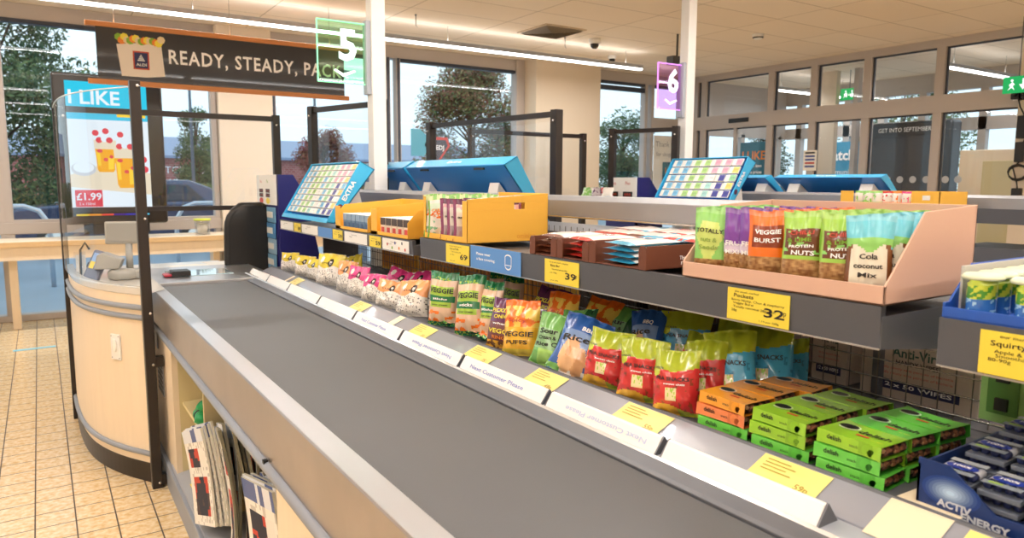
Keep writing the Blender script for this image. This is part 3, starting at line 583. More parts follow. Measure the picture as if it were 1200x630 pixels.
# ================================================================== CHECKOUT LANE 5
Y0, Y1 = .1, 4.27
def lane(dx, full=True, lab='long checkout counter with black rubber belt and steel sides'):
    t = empty('checkout_counter', (dx, 0, 0), 0, lab, 'checkout')
    MB().prism([(.452, .775), (.452, .945), (.457, .95), (.505, .95), (.509, .945), (.509, .9), (.49, .9), (.49, .775)], Y0, Y1, STEELW).build('side_rail', t, bevel=.002)
    MB().prism([(.4525, .95), (.4525, .9525), (.5065, .9525), (.5065, .95)], Y0, Y1+.02, STEEL).build('rail_cap', t, bevel=.001)
    MB().box(.512, .968, Y0, Y1, .86, .93, BELT).build('belt', t, bevel=.006)
    MB().box(.505, .972, Y0, Y1+.01, .84, .9, BLACK).build('belt_bed', t)
    MB().prism([(.972, .86), (.972, .9315), (.98, .936), (1.013, .944), (1.017, .9475), (1.021, .944), (1.021, .86)], Y0, 4.5, DSTEEL).build('inner_rail', t, bevel=.0015)
    MB().prism([(1.012, .944), (1.0165, .9495), (1.021, .944)], Y0, 4.5, MAT('highlight_strip', h('e6e8ea'), .2, .5)).build('rail_highlight', t)  # pale strip paints the bright highlight along the rail edge
    MB().prism([(1.021, .86), (1.021, .925), (1.03, .925), (1.03, .86)], Y0, 4.5, BLACK).build('groove_shade', t)  # black strip paints the shade in the groove beside the bars
    MB().prism([(1.03, .86), (1.03, .9385), (1.092, .9385), (1.092, .86)], Y0, 4.5, LGREY).build('divider_channel', t)
    MB().prism([(1.092, .86), (1.092, .9425), (1.165, .9745), (1.172, .9745), (1.175, .965), (1.175, .86)], Y0, 4.5, STRIPG).build('ticket_strip', t, bevel=.001)
    MB().prism([(1.166, .9745), (1.168, .979), (1.174, .979), (1.176, .965)], Y0, 4.5, DSTEEL).build('tray_lip', t)
    MB().prism([(1.175, .95), (1.175, .965), (1.68, .965), (1.68, .95)], Y0, 4.55, DSTEEL).build('tray', t)
    MB().box(1.68, 2.0, Y0, 4.55, .94, .9675, DSTEEL).build('rear_deck', t)
    MB().box(1.52, 1.72, 4.55, 4.565, .9, 1.2, DSTEEL).build('end_plate', t)  # dark plate added to stand in for darkness in the gap under the shelf
    # lower body
    b = MB(); b.box(.46, .485, 3.56, 4.2, .06, .775, WOOD)
    b.build('end_panel', t); b = MB(); b.box(.46, .485, Y0, 1.80, .06, .775, WOOD); b.box(.49, 1.6, Y0, 1.80, .06, .85, WOOD)
    b.build('front_panel', t, bevel=.002)
    b = MB(); b.box(.485, 1.0, 3.56, 3.58, .06, .84, WOODIN); b.box(.485, 1.0, 1.84, 1.86, .06, .84, WOODIN); b.box(.95, .97, 1.86, 3.56, .06, .84, WOODIN)
    b.box(.485, .95, 2.93, 2.95, .16, .84, WOODIN); b.box(.485, .95, 1.86, 3.56, .06, .1, WOODIN); b.build('compartment', t)
    if full: MB().prism([(.50, .46), (.50, .475), (.95, .50), (.95, .485)], 2.95, 3.56, WOODIN).build('shelf', t)
    MB().prism([(.455, .12), (.455, .135), (.62, .165), (.62, .15)], 1.86, 3.7, LGREY).build('sloped_ledge', t)
    MB().box(.44, .47, Y0, 4.2, 0, .12, BUMPER).box(.47, 1.6, Y0, 4.2, 0, .06, BLACK).build('kick_plate', t, bevel=.004)
    MB().tube([(.452, Y0, .765), (.452, 4.1, .765)], .016, BUMPER, n=12).build('bumper_rail', t)
    MB().box(.44, .47, 1.835, 1.85, .745, .785, BLACK).build('rail_joint', t)
    # end deck with the scanner
    MB().box(.47, 1.15, 4.27, 5.05, .91, .945, STEEL).build('scanner_deck', t, bevel=.004)
    MB().box(.5, .93, 4.5, 5.0, .05, .9, WOOD).build('end_body', t)
    return t
L5 = lane(0)
# scanner window and printed mat on the deck
o = MB().box(-.17, .17, -.14, .14, 0, .004, MAT('scanner_glass', h('c6dfe8'), .08, coat=1)).build('scanner_plate', loc=(.78, 4.66, .9455)); tag(o, 'flat pale blue glass scanner plate set beyond the belt end', 'scanner')
sc = MB(); sc.box(-.05, .05, -.06, .06, 0, .03, BLACK).box(-.09, -.05, -.05, .05, 0, .012, RED); tag(sc.build('hand_scanner', loc=(.66, 4.55, .95), bevel=.004), 'small black and red scanner piece lying on the steel deck', 'scanner')
# drawer / till desk behind
t = empty('cash_desk', (.70, 5.35, 0), 0, 'low wooden cash desk beyond the belt end', 'desk')
MB().box(-.3, .42, -.12, .5, .86, .89, MAT('desk_top_white', h('dfe6ea'), .3)).build('desk_top', t); MB().box(-.05, .4, -.14, -.12, .74, .88, KRAFT).build('drawer', t); MB().box(-.28, .4, -.1, .48, 0, .86, WOOD).build('body', t)
for i, (x, y, a) in enumerate(((.86, 5.5, .2), (.98, 5.42, -.3), (1.1, 5.55, .1))):
    o = MB().box(-.105, .105, -.15, .15, 0, .002, PAPER).build('paper_sheet', loc=(x, y, .891+i*.003), rot=(0, 0, a)); tag(o, ('left white paper sheet lying on the cash desk', 'middle white paper sheet lying on the cash desk', 'right white paper sheet lying near the black chair')[i], 'paper', 'papers on the cash desk')
# chair back
t = empty('cashier_chair', (1.19, 5.0, 0), R(8), 'cashier chair with a tall rounded black backrest at the belt end', 'chair')
def cback(u, v):
    w = .165*(1-.25*max(0, v-.75)**2*6)*(.92+.08*math.sin(v*3)); a = (u-.5)*2
    if v > .86: w *= math.sqrt(max(0, 1-((v-.86)/.14)**2*.75))
    return Vector((a*w, -.02*math.cos(a*1.4), .50+v*.83))
cb = MB(); cb.grid(cback, 16, 24, BLACK); cb.grid(lambda u, v: cback(u, v)+Vector((0, .05, 0)), 16, 24, BLACK, flip=True)
rim = [cback(0, j/24) for j in range(25)]+[cback(i/16, 1) for i in range(1, 17)]+[cback(1, 1-j/24) for j in range(1, 25)]
cb.tube([p+Vector((0, .025, 0)) for p in rim], .027, BLACK); cb.build('backrest', t)
MB().lathe([(.005, .45), (.2, .45), (.22, .48), (.2, .53), (.005, .54)], BLACK, c=(0, .25, 0)).build('seat', t); MB().tube([(0, .25, .06), (0, .25, .45)], .03, BLACK).build('column', t)
lg = MB()
for k in range(5): a = 2*math.pi*k/5; lg.tube([(0, .25, .08), (.25*math.cos(a), .25+.25*math.sin(a), .03)], [.025, .018], BLACK)
lg.build('star_base', t)
# vents / keypad panel on the counter side
o = MB(); o.box(-.004, 0, -.045, .045, -.05, .05, LGREY); tag(o.build('side_plate', loc=(.459, 4.03, .70)), 'small grey plate on the counter side below the rail', 'plate')
o = MB(); o.box(-.004, 0, -.1, .1, -.085, .085, LGREY)
for i in range(4):
    for j in range(6): o.box(-.006, -.004, -.085+.045*i, -.055+.045*i, -.075+.026*j, -.06+.026*j, DSTEEL)
tag(o.build('ventilation_grille', loc=(.459, 3.93, .52)), 'grey louvred ventilation grille on the wooden counter side', 'vent')
o = MB(); o.box(-.05, .05, -.055, .055, 0, .002, YELLOWL); f = plane_fn((0, 0, .003), (0, -1, 0), (1, 0, 0), .001); put_text(o, '3.50', INK, f, .02, .02, height=.02); put_text(o, 'papers', INKGREY, f, -.01, -.02, height=.012)
tag(o.build('price_ticket', loc=(.535, 3.32, .154), rot=(0, R(-10), 0)), 'yellow price ticket on the ledge under the newspapers', 'price ticket')
# ---- curved booth
BP = [(.40, 3.84), (.373, 3.889), (.31, 3.99), (.26, 4.09), (.212, 4.212), (.175, 4.34), (.15, 4.47), (.132, 4.65), (.122, 4.86), (.12, 5.03), (.12, 5.2)]
def offs(pts, d):
    out = []
    for i, p in enumerate(pts):
        a = pts[max(0, i-1)]; b = pts[min(len(pts)-1, i+1)]; tx, ty = b[0]-a[0], b[1]-a[1]; L = math.hypot(tx, ty); out.append((p[0]-ty/L*d*1.0, p[1]+tx/L*d))
    return out
# d>0 is outward (towards -x)
BPs = []
for i in range(len(BP)-1):
    for k in range(3): u = k/3; BPs.append((BP[i][0]*(1-u)+BP[i+1][0]*u, BP[i][1]*(1-u)+BP[i+1][1]*u))
BPs.append(BP[-1])
for _ in range(3): BPs = [BPs[0]]+[((BPs[i-1][0]+2*BPs[i][0]+BPs[i+1][0])/4, (BPs[i-1][1]+2*BPs[i][1]+BPs[i+1][1])/4) for i in range(1, len(BPs)-1)]+[BPs[-1]]
def curvewall(mb, d0, d1, z0, z1, M, rounded=False):
    a = offs(BPs, d0); b = offs(BPs, d1); n = len(a); vs = [(x, y, z0) for x, y in a]+[(x, y, z0) for x, y in b]+[(x, y, z1) for x, y in b]+[(x, y, z1) for x, y in a]; f = []
    for i in range(n-1):
        for k in range(4): p, q = k*n+i, ((k+1) % 4)*n+i; f.append((p, p+1, q+1, q))
    f += [(0, n, 2*n, 3*n), (n-1, 4*n-1, 3*n-1, 2*n-1)]; mb.add(vs, f, M, smooth=False); return mb
t = empty('cashier_booth', (0, 0, 0), 0, 'curved pale wooden cashier booth with grey bumper bands and dark plinth', 'checkout booth')
curvewall(MB(), -.02, 0, .1, .945, WOOD).build('curved_panel', t); curvewall(MB(), -.02, .003, 0, .1, DBROWN).build('plinth', t)
for z in (.15, .835, .885):
    p = offs(BPs, .005); MB().tube([(x, y, z) for x, y in p], .014, BUMPER, n=8).build('bumper_band', t)
curvewall(MB(), -.03, .006, .945, .985, MAT('booth_rim', h('d8d4cc'), .25, coat=.5)).build('rim', t, bevel=.006)
tp = MB(); p = offs(BPs, -.02); tp.add([(x, y, .955) for x, y in p]+[(.5, 5.2, .955), (.5, 3.95, .955)], [tuple(range(len(p)+2))], MAT('booth_top', h('cfcac0'), .3, coat=.4)); tp.build('booth_top', t)
pl = MB(); pl.box(-.036, .036, -.004, .004, -.065, .065, WHITE); pl.lathe([(.003, 0), (.016, 0), (.018, .008), (.003, .009)], PAPER, X=Matrix.Translation((0, -.004, .01)) @ Matrix.Rotation(R(90), 4, 'X') @ Matrix.Scale(2, 4, (0, 1, 0)))
for sx_ in (-1, 1):
    for sz in (-1, 1): pl.lathe([(.002, 0), (.004, 0), (.002, .002)], DSTEEL, n=8, X=Matrix.Translation((sx_*.028, -.004, sz*.055)) @ Matrix.Rotation(R(90), 4, 'X'))
o = pl.build('door_latch_plate', loc=(.275, 4.045, .67), rot=(0, 0, R(-61)), bevel=.002); tag(o, 'white oval latch plate screwed to the curved booth', 'latch plate')
# ---- booth posts and curved perspex
t = empty('booth_screen', (0, 0, 0), 0, 'tall curved clear screen with dark metal posts around the cashier booth', 'protective screen')
MB().box(.375, .42, 3.765, 3.82, 0, 1.955, DBROWN).build('post', t, bevel=.004); MB().box(.095, .13, 5.19, 5.23, 0, 1.965, DBROWN).build('post', t, bevel=.004)
for z in (.63, .04): MB().box(.41, .455, 3.77, 3.81, z-.025, z+.025, DBROWN).build('bracket', t)
for z in (1.93, 1.32, .87, .62, .03): MB().lathe([(.002, 0), (.008, 0), (.006, .004), (.002, .005)], CHROME, n=10, X=Matrix.Translation((.408, 3.765, z)) @ Matrix.Rotation(R(90), 4, 'X')).build('screw', t)
g = MB(); p = offs(BPs, .02); n = len(p); vs = [(x, y, .98) for x, y in p]+[(x, y, 1.93) for x, y in p]; g.add(vs, [(i, i+1, n+i+1, n+i) for i in range(n-1)], PERSPEX, smooth=True); g.build('curved_pane', t)
MB().tube([(x, y, 1.93) for x, y in p], .0035, EDGE, n=6).build('pane_edge', t)
# ---- straight screens
def screen(p0, p1, z0, z1, lab, posts=(True, True), bars=(True, True), pw=.05, zpost=None, single=False):
    x0, y0 = p0; x1, y1 = p1; L = math.hypot(x1-x0, y1-y0); a = math.atan2(y1-y0, x1-x0)
    t = empty('protective_screen', (x0, y0, 0), a, lab, 'protective screen')
    zp = z0 if zpost is None else zpost
    if posts[0]: MB().box(-pw/2, pw/2, -pw/2, pw/2, zp, z1+.01, DBROWN).build('post', t, bevel=.004)
    if posts[1]: MB().box(L-pw/2, L+pw/2, -pw/2, pw/2, zp, z1+.01, DBROWN).build('post', t, bevel=.004)
    if bars[0]: MB().box(0, L, -.015, .015, z1-.035, z1, DBROWN).build('top_bar', t)
    if bars[1]: MB().box(0, L, -.015, .015, z0, z0+.03, DBROWN).build('bottom_bar', t)
    MB().box(.01, L-.01, -.002, .002, z0+.02, z1-.02, PERSPEX).build('pane', t)
    for x in ((0, L)): MB().lathe([(.002, 0), (.01, 0), (.008, .005), (.002, .006)], CHROME, n=10, X=Matrix.Translation((x, -pw/2, z1-.06)) @ Matrix.Rotation(R(90), 4, 'X')).build('screw', t)
    return t
screen((.15, 5.21), (1.42, 5.21), 1.30, 1.945, 'clear screen in a dark frame behind the cashier booth of lane five', posts=(False, True), zpost=1.28)
screen((1.68, 5.2), (1.905, 4.47), 1.28, 2.02, 'clear dark framed screen running beside the lane five post', pw=.055)
screen((2.62, 5.18), (2.81, 3.78), 1.25, 1.95, 'wide clear dark framed screen right of the lane five post, toward the brown pillar', pw=.06, zpost=0)
screen((3.02, 5.24), (4.2, 5.24), 1.25, 1.93, 'clear screen behind the wide one, before the narrow window', zpost=0)
screen((4.2, 4.83), (4.42, 4.3), 1.25, 1.95, 'small clear dark framed screen beside the lane six post', pw=.055)
# ---- lane number posts
def lane_post(x, y, num, colr, lab, bl, bx0, bx1):
    t = empty('lane_post', (x, y, 0), 0, lab, 'post')
    MB().box(-.045, .045, -.045, .045, .9, ZC, WHITE).build('post', t, bevel=.004)
    MB().box(-.075, -.045, -.03, .03, 2.03, 2.47, LGREY).build('sign_bracket', t, bevel=.004)
    t2 = empty('lane_number_sign', (x-.06, y, 2.25), 0, bl, 'lane sign')
    w = x-.06-bx0
    gm = GLASS('tinted_acrylic_'+num, tuple(.55+.45*c for c in colr), .09)
    MB().box(-w, 0, -.004, .004, -.16, .2, gm).build('acrylic_panel', t2)
    ee = EMIT('sign_glow_'+num, colr, 1.6); eb = MB(); eb.box(-w, 0, -.005, .005, .196, .203, ee); eb.box(-w-.003, -w+.003, -.005, .005, -.16, .2, ee); eb.box(-w, 0, -.005, .005, -.163, -.157, ee); eb.build('glowing_edge', t2)
    g = MB(); f = plane_fn((-w/2, -.006, .02), (1, 0, 0), (0, 0, 1)); put_text(g, num, EMIT('sign_digit_'+num, tuple(.8+.2*c for c in colr), 2.0), f, .03, .035, height=.25, bold=.03)
    poly(g, f, [(-.06, -.11), (-.05, -.10), (0, -.125), (.07, -.10), (.08, -.11), (0, -.145)], g.mats[0]); g.build('digit', t2); return t
lane_post(1.80, 4.3, '5', (.35, 1, .5), 'white square post rising from checkout lane five', 'green glowing clear sign with number 5', 1.43, 1.73)
lane_post(4.53, 4.3, '6', (.85, .3, 1), 'white square post rising from checkout lane six', 'purple glowing clear sign with number 6', 4.2, 4.5)
# ================================================================== DISPLAY UNIT OF LANE 5
t = empty('display_shelf', (0, 0, 0), 0, 'steel impulse shelf unit above the checkout belt with grey front edges and wire back', 'shelf unit')
def upper_shelf(y0, y1, zt, zb, endcap=True):
    MB().prism([(1.25, zb), (1.246, zt), (1.262, zt), (1.262, zt-.02), (1.68, zt-.02), (1.68, zt-.03), (1.262, zt-.03), (1.262, zb)], y0, y1, GREYSHELF).build('shelf', t)
    MB().box(1.2475, 1.25, y0, y1, zb-.002, zb+.001, STEEL).build('edge_highlight', t)
    for y in (y0-.0015, y1-.0025): MB().prism([(1.25, zb), (1.25, zt-.019), (1.68, zt-.019), (1.68, zb-.06), (1.5, zb-.03)], y, y+.004, DSTEEL).build('shelf_bracket', t)
upper_shelf(.70, 2.57, 1.281, 1.203); upper_shelf(2.64, 4.56, 1.262, 1.203); upper_shelf(-.6, .60, 1.279, 1.197)
MB().prism([(1.70, 1.37), (1.70, 1.43), (1.715, 1.447), (1.80, 1.447), (1.80, 1.37)], .98, 4.6, RAILG).box(1.695, 1.70, .98, 4.6, 1.363, 1.370, CHROME).build('top_rail', t, bevel=.002)
MB().box(1.72, 1.75, .96, .98, .95, 1.44, DSTEEL).box(1.70, 1.86, .95, .96, 1.30, 1.437, DSTEEL).build('end_plate', t, bevel=.002)
for y in (.64, 2.6, 4.58): MB().box(1.70, 1.76, y-.02, y+.02, .86, 1.37, DSTEEL).build('upright', t)
wm = MB()
for y0, y1 in ((-.4, .6), (.66, 2.57), (2.63, 4.5)):
    y = y0
    while y < y1: wm.tube([(1.69, y, .97), (1.69, y, 1.33)], .0016, WIREM, n=4, cap=False); y += .036
    z = .985
    while z < 1.34: wm.tube([(1.688, y0, z), (1.688, y1, z)], .0018 if abs(z-.985) > .01 else .0035, CHROME, n=4, cap=False); z += .045
wm.build('wire_grid', t)

# ---- next customer bars
jy = [4.50, 4.10, 3.70, 3.22, 2.77, 2.32, 1.88, 1.435, 1.03, .655]
txt = [None, None, None, None, ('Next Customer Please', 0), ('Next Customer Please', 1), ('Next Customer Please', 0), ('Next Customer Please', 1), None]
wh = ['farthest, next to the cashier end', 'second from the cashier end', 'third from the cashier end', 'fourth from the cashier end, just before the printed ones', 'below the orange snack bags', 'below the green veggie snack bags', 'below the purple and yellow bags', 'below the red pea snack bags', 'nearest, below the green snack boxes']
for i in range(9):
    y0, y1 = jy[i+1]+.006, jy[i]-.006
    t = empty('next_customer_bar', (1.06, (y0+y1)/2, .9385), 0, 'white triangular next customer divider, '+wh[i], 'divider', 'next customer dividers in the channel')
    L = (y1-y0)/2
    MB().prism([(-.027, 0), (.027, 0), (.006, .033), (0, .035), (-.006, .033)], -L+.004, L-.004, WHITE).build('bar', t, bevel=.001)
    MB().prism([(-.028, -.0003), (.028, -.0003), (0, .0365)], -L, -L+.004, DSTEEL).build('end_cap', t); MB().prism([(-.028, -.0003), (.028, -.0003), (0, .0365)], L-.004, L, DSTEEL).build('end_cap', t)
    if i == 0: MB().prism([(.002, .036), (.006, .034), (.05, .012), (.05, .008)], -L, L, RED).build('red_flap', t)
    if txt[i]:
        g = MB(); n_ = Vector((-.033, 0, .021)); f = plane_fn((-.0165, 0, .0165), (0, -1, 0) if not txt[i][1] else (0, 1, 0), (.021, 0, .033) if not txt[i][1] else (-.021, 0, -.033), .0012)
        put_text(g, txt[i][0], INKBLUE if i < 7 else MAT('pale_blue_ink', h('c3cbe6'), .5), f, -.02, 0, width=.24+.04*(i > 4), height=.017, bold=.015); g.build('lettering', t)

# ---- yellow tickets on the sloping strip
sl_o = Vector((1.092, 0, .9425)); sl_d = Vector((.073, 0, .032)).normalized()
tk = [(3.98, .03, '', 'c'), (3.85, .12, '45', 'y'), (2.93, .14, '55', 'y'), (2.55, .05, '', 'c'), (2.32, .14, '59', 'y'), (1.90, .15, '75', 'y'), (1.56, .14, '49p', 'y'), (1.18, .15, '55p', 'y'), (.79, .145, '59p', 'y'), (.565, .10, '', 'c'), (.39, .20, '', 'y')]
tl = ['thin cream card on the far end of the ticket strip', 'yellow ticket below the farthest yellow snack bags', 'yellow ticket below the pink and orange snack bags', 'thin cream card below the orange snack bags', 'yellow ticket below the green veggie snack bags', 'yellow ticket below the purple and yellow snack bags', 'yellow ticket below the blue rice snack bag', 'yellow 55p ticket below the red pea snack bags', 'yellow 59p ticket below the green snack boxes', 'wide cream card lying across the strip before the battery tray', 'yellow ticket at the bottom right below the battery tray']
for (y, w, s, k), lb in zip(tk, tl):
    f = lambda a, b, y=y: Vector((1.092, y, .9425))+sl_d*(b+.04)+Vector((0, -a, 0))+Vector((-.032, 0, .073)).normalized()*.0022
    b = MB(); M_ = YELLOWL2 if k == 'y' else MAT('cream_card', h('efe0c0'), .5)
    if y == .565:
        pts = [(-w/2, -.045), (w/2, -.045), (w/2, .04), (-w/2, .04)]; poly(b, f, pts, M_); q = [f(-w/2, .04), f(w/2, .04)]
        b.add([q[0], q[1], q[1]+Vector((.16, -.01, .004)), q[0]+Vector((.16, -.01, .004))], [(0, 1, 2, 3)], M_); poly(b, f, [(-w/2, -.045), (w/2, -.045), (w/2, -.05), (-w/2, -.05)], M_)
    else: rect(b, f, -w/2, w/2, -.038, .036, M_)
    if k == 'y':
        f2 = lambda a, b_, y=y: f(a, b_)+Vector((-.032, 0, .073)).normalized()*.001
        put_text(b, s, MAT('ticket_ink', h('b59a4a'), .5), f2, w*.28, -.018, height=.02, bold=.01)
        for j in range(4): rect(b, f2, -w*.4, w*(-.05+.1*(j % 2)), .024-.009*j, .0265-.009*j, INKGREY)
    tag(b.build('price_ticket'), lb, 'price ticket', 'tickets on the sloping strip')
# ---- tickets on the upper shelf edge
def edge_ticket(y0, y1, M, lines, price, lb, zt=1.275, zb=1.206, x=1.2455, unit='p', icon=None, name='price_ticket'):
    b = MB(); f = plane_fn((x, (y0+y1)/2, (zt+zb)/2), (0, -1, 0), (0, 0, 1), .0008); w = abs(y0-y1)/2; hh = (zt-zb)/2
    b.box(x-.0008, x+.0008, min(y0, y1), max(y0, y1), zb, zt, M)
    f2 = plane_fn((x, (y0+y1)/2, (zt+zb)/2), (0, -1, 0), (0, 0, 1), .0016)
    for s, u, v, k, bo in lines: put_text(b, s, INKWHITE if M is BLUEL else INK, f2, u*w, v*hh, height=k, width=text_geo(s, bo)[2]*k*1.5, bold=bo)
    if price: put_text(b, price, INK, f2, w*.55, -hh*.25, height=.026, width=.05, bold=.02); put_text(b, unit, INK, f2, w*.88, -hh*.1, height=.015)
    if icon: icon(b, f2)
    return tag(b.build(name), lb, 'price ticket' if M is not BLUEL else 'notice', 'tickets on the upper shelf edge')
def small(u=0): return [('the great snack company', u-.15, .78, .006, 0), ('Assorted pieces 40g', u-.1, .2, .006, 0), ('per 100g', u-.45, -.1, .006, 0), ('price each', u-.4, -.75, .006, 0)]
edge_ticket(1.725, 1.563, YELLOWL, small()+[('Rice Bar', -.35, .5, .009, .01)], '39', 'yellow 39p ticket under the brown bar trays')
edge_ticket(1.042, .886, YELLOWL, [('the snack market', -.35, .8, .006, 0), ('Pockets', -.45, .55, .011, .01), ('Berry Nutty, Choc & raspberry', 0, .28, .007, 0), ('Veggie Burst', -.45, .08, .007, 0), ('Totally coconut 28g each', -.1, -.15, .007, 0), ('28g', -.75, -.38, .007, 0), ('1.14 per 100g', .4, -.8, .006, 0)], '32', 'yellow 32p ticket under the pink box of nut pouches')
edge_ticket(.535, .385, YELLOWL, [('our market', -.3, .8, .007, 0), ('Squirty yogurt', -.1, .45, .012, .01), ('Apple & Banana', -.2, .1, .008, 0), ('Smoothie Fruit', -.2, -.1, .008, 0), ('80-90g', -.6, -.3, .008, 0)], None, 'yellow ticket at the right edge, under the blue fruit pouch tray', zt=1.27, zb=1.20)
edge_ticket(2.348, 2.178, YELLOWL, small()+[('Carrot Puffs', -.25, .5, .009, .01)], '69', 'yellow ticket under the yellow box of carrot snacks')
def mask(b, f):
    n = 16; pts = [(.085+.02*math.cos(math.pi*k/n), -.008-.017*math.sin(math.pi*k/n)) for k in range(n+1)]; poly(b, f, pts, INKWHITE)
    f2 = lambda u, v: f(u, v)+Vector((-.0006, 0, 0)); poly(b, f2, [(.085+.016*math.cos(math.pi*k/n), -.010-.010*math.sin(math.pi*k/n)) for k in range(n+1)], BLUEL)
    for s in (-1, 1): rect(b, f, .085+s*.018-.0015, .085+s*.018+.0015, -.008, .02, INKWHITE)
    pts = [(.085+.018*math.cos(math.pi*k/n), .018+.008*math.sin(math.pi*k/n)) for k in range(n+1)]
    poly(b, f, pts, INKWHITE); poly(b, f2, [(.085+.015*math.cos(math.pi*k/n), .016+.006*math.sin(math.pi*k/n)) for k in range(n+1)], BLUEL)
edge_ticket(2.166, 1.853, BLUEL, [('Please wear', -.45, .35, .013, .02), ('a face covering.', -.35, -.1, .013, .02)], None, 'pale blue notice asking to wear a face covering on the shelf edge', icon=mask, zt=1.281, zb=1.204, name='face_covering_notice')
LT = [(4.53, 4.27, PAPER, 'white ticket under the left end of the gum display'), (4.25, 4.12, YELLOWL, 'narrow yellow ticket under the gum display'), (4.10, 3.82, PAPER, 'white ticket under the middle of the gum display'), (3.58, 3.44, YELLOWL, 'yellow ticket left of the yellow snack cartons'), (3.41, 3.12, PAPER, 'white ticket under the first yellow snack carton'), (3.09, 2.96, YELLOWL, 'yellow ticket between the two yellow snack cartons'), (2.94, 2.67, PAPER, 'white ticket with coloured dots under the second yellow snack carton')]
for y0, y1, M_, lb in LT:
    def dots(b, f):
        for k, (u, v) in enumerate(((-.08, 0), (-.03, -.012), (0, .01), (.04, -.01), (.07, .012), (.1, -.012))): disc(b, f, u, v, .007, (INKRED, INKGREEN, SHOPBLUE, INKORANGE, DSTEEL, INKRED)[k], n=10)
    edge_ticket(y0, y1, M_, [('assorted snacks', -.1, .5, .007, 0), ('40g each', -.4, .1, .007, 0)], '59' if M_ is YELLOWL else None, lb, zt=1.256, zb=1.207, icon=dots if 'dots' in lb else None)
edge_ticket(3.81, 3.59, BLUEL, [], None, 'plain pale blue card on the shelf edge under the gum display', zt=1.257, zb=1.206, name='shelf_card')

# ================================================================== PACKETS
def rgb(s): return h(s)
def wav(seed): 
    r_ = random.Random(seed); return [(r_.uniform(4, 14), r_.uniform(3, 12), r_.uniform(0, 6.28), r_.uniform(.3, 1)) for _ in range(6)]
def bag_surface(w, hh, t, seed, bend=0.0, side=1, cf=1.0):
    ws = wav(seed); r_ = random.Random(seed+99); tw = r_.uniform(-.25, .25)
    def fn(u, v):
        a = 2*u-1
        prof = min(1, max(0, (v-.03)/.22))**.55*min(1, max(0, (.97-v)/.30))**.75
        edge = max(0, 1-abs(a)**2.6)**.62
        wr = sum(k*math.sin(fa*a+fb*v*2+ph) for fa, fb, ph, k in ws)/6*.16
        crimp = (1-prof)
        th = t/2*prof*edge*(1+wr)
        fold = .0045*cf*crimp*math.sin(a*11+seed)*(1 if 0 < v < 1 else .7)
        wd = w/2*(1-.07*prof-.02*math.sin(v*9+seed))
        x = a*wd; z = v*hh*(1-.015*math.cos(a*3+seed)*(v > .5))
        y = -side*th+fold+bend*(v-.35)**2*hh+tw*a*(v-.5)*t*.6
        return Vector((x, y, z))
    return fn
def make_bag(root, w, hh, t, seed, art, texts=(), bend=.0, nu=38, nv=52, name='packet', M=None, crimp=True):
    M = M or FILM
    fr = bag_surface(w, hh, t, seed, bend, 1); bk = bag_surface(w, hh, t, seed, bend, -1)
    mb = MB(); mb.grid(fr, nu, nv, M, art=lambda u, v: art(u, v, 1)); mb.grid(bk, nu//2, nv//2, M, art=lambda u, v: art(1-u, v, 0), flip=True)
    mb.build(name, root)
    g = MB()
    for (s, col, u, v, wd, ht, ro) in texts:
        put_text(g, s, col, lambda a, b: (lambda P, Q, Rr: P+((Q-P).cross(Rr-P)).normalized()*.0016)(fr(.5+a/w, v_(b, hh)), fr(.5+a/w+.004, v_(b, hh)), fr(.5+a/w, v_(b, hh)+.004)), (u-.5)*w, v*hh, width=wd*w, height=ht*hh, bold=.025, rot=ro)
    if g.v: g.build('lettering', root)
def v_(b, hh): return min(.99, max(.01, b/hh))
def blob(u, v, cu, cv, r, asp=1): return ((u-cu)**2+((v-cv)*asp)**2) < r*r
def hashn(i, j, k=0): return random.Random(i*7919+j*104729+k).random()
def nz(a, b, k=0): return min(1, max(0, .5+.95*noise.noise(Vector((a*.9+k*7.3, b*.9+k*3.1, k*1.7+.5)))))
def mixc(a, b, f): return tuple(x*(1-f)+y*f for x, y in zip(a, b))
C = {k: h(v) for k, v in dict(yel='e5cf45', wht='ece7df', grn='1c7a4a', lgrn='a6cc4a', tan='e3bfa0', pur='64305e', ora='f0761f', pch='f3a569', pnk='dd3f86', red='cc302f', lime='a7b52a', lime2='c2cf35', blu='2f5faa', sky='4aaad6', dgr='2c5a34', ngr='6fae58', navy='2b4a84', ylo='f2b93a', blk='2a2522', brn='7a4a28', nut='c49a62', cyn='6ecbe0', mint='8ed06b', purp='7b3fa5', lav='b9a0cf').items()}
def art_letters(top, seed, logo=None):       # white base with black scribble letters, coloured top
    def a(u, v, f):
        if not f: return C['wht']
        if v > .56+.05*math.sin(u*9+seed): 
            if blob(u, v, .62, .70, .09, .7) : return C['blk'] if not blob(u, v, .62, .70, .04, .7) else C['wht']
            if blob(u, v, .25, .80, .07, .7): return C['wht']
            return top
        if .08 < v < .52 and abs(nz(u*16, v*9, seed)-.5) < .045: return h('6f6a68')
        return C['wht']
    return a
def art_veggie(u, v, f):
    if v > .84 or v < .08: return C['grn'] if nz(u*22, v*40) < .7 or v > .9 else C['lgrn']
    if f and .56 < v < .74 and .1 < u < .9: return C['lgrn']
    if f and .44 < v < .56 and .06 < u < .94: return C['grn']
    if f and .34 < v < .44 and .14 < u < .86: return C['lgrn']
    if f and v < .3 and nz(u*6, v*14) > .72: return C['ora']
    return C['tan'] if f else C['grn']
def art_pickled(u, v, f):
    if v > .86: return C['pur']
    if f and v > .55 and u > .55 and nz(u*8, v*12) > .25: return C['ylo']
    if f and .5 < v < .56: return C['pur']
    if v < .14: return C['brn'] if nz(u*9, v*20) > .5 else C['ylo']
    return mixc(C['pur'], C['brn'], .15) if v > .5 else mixc(C['brn'], C['pur'], .4)
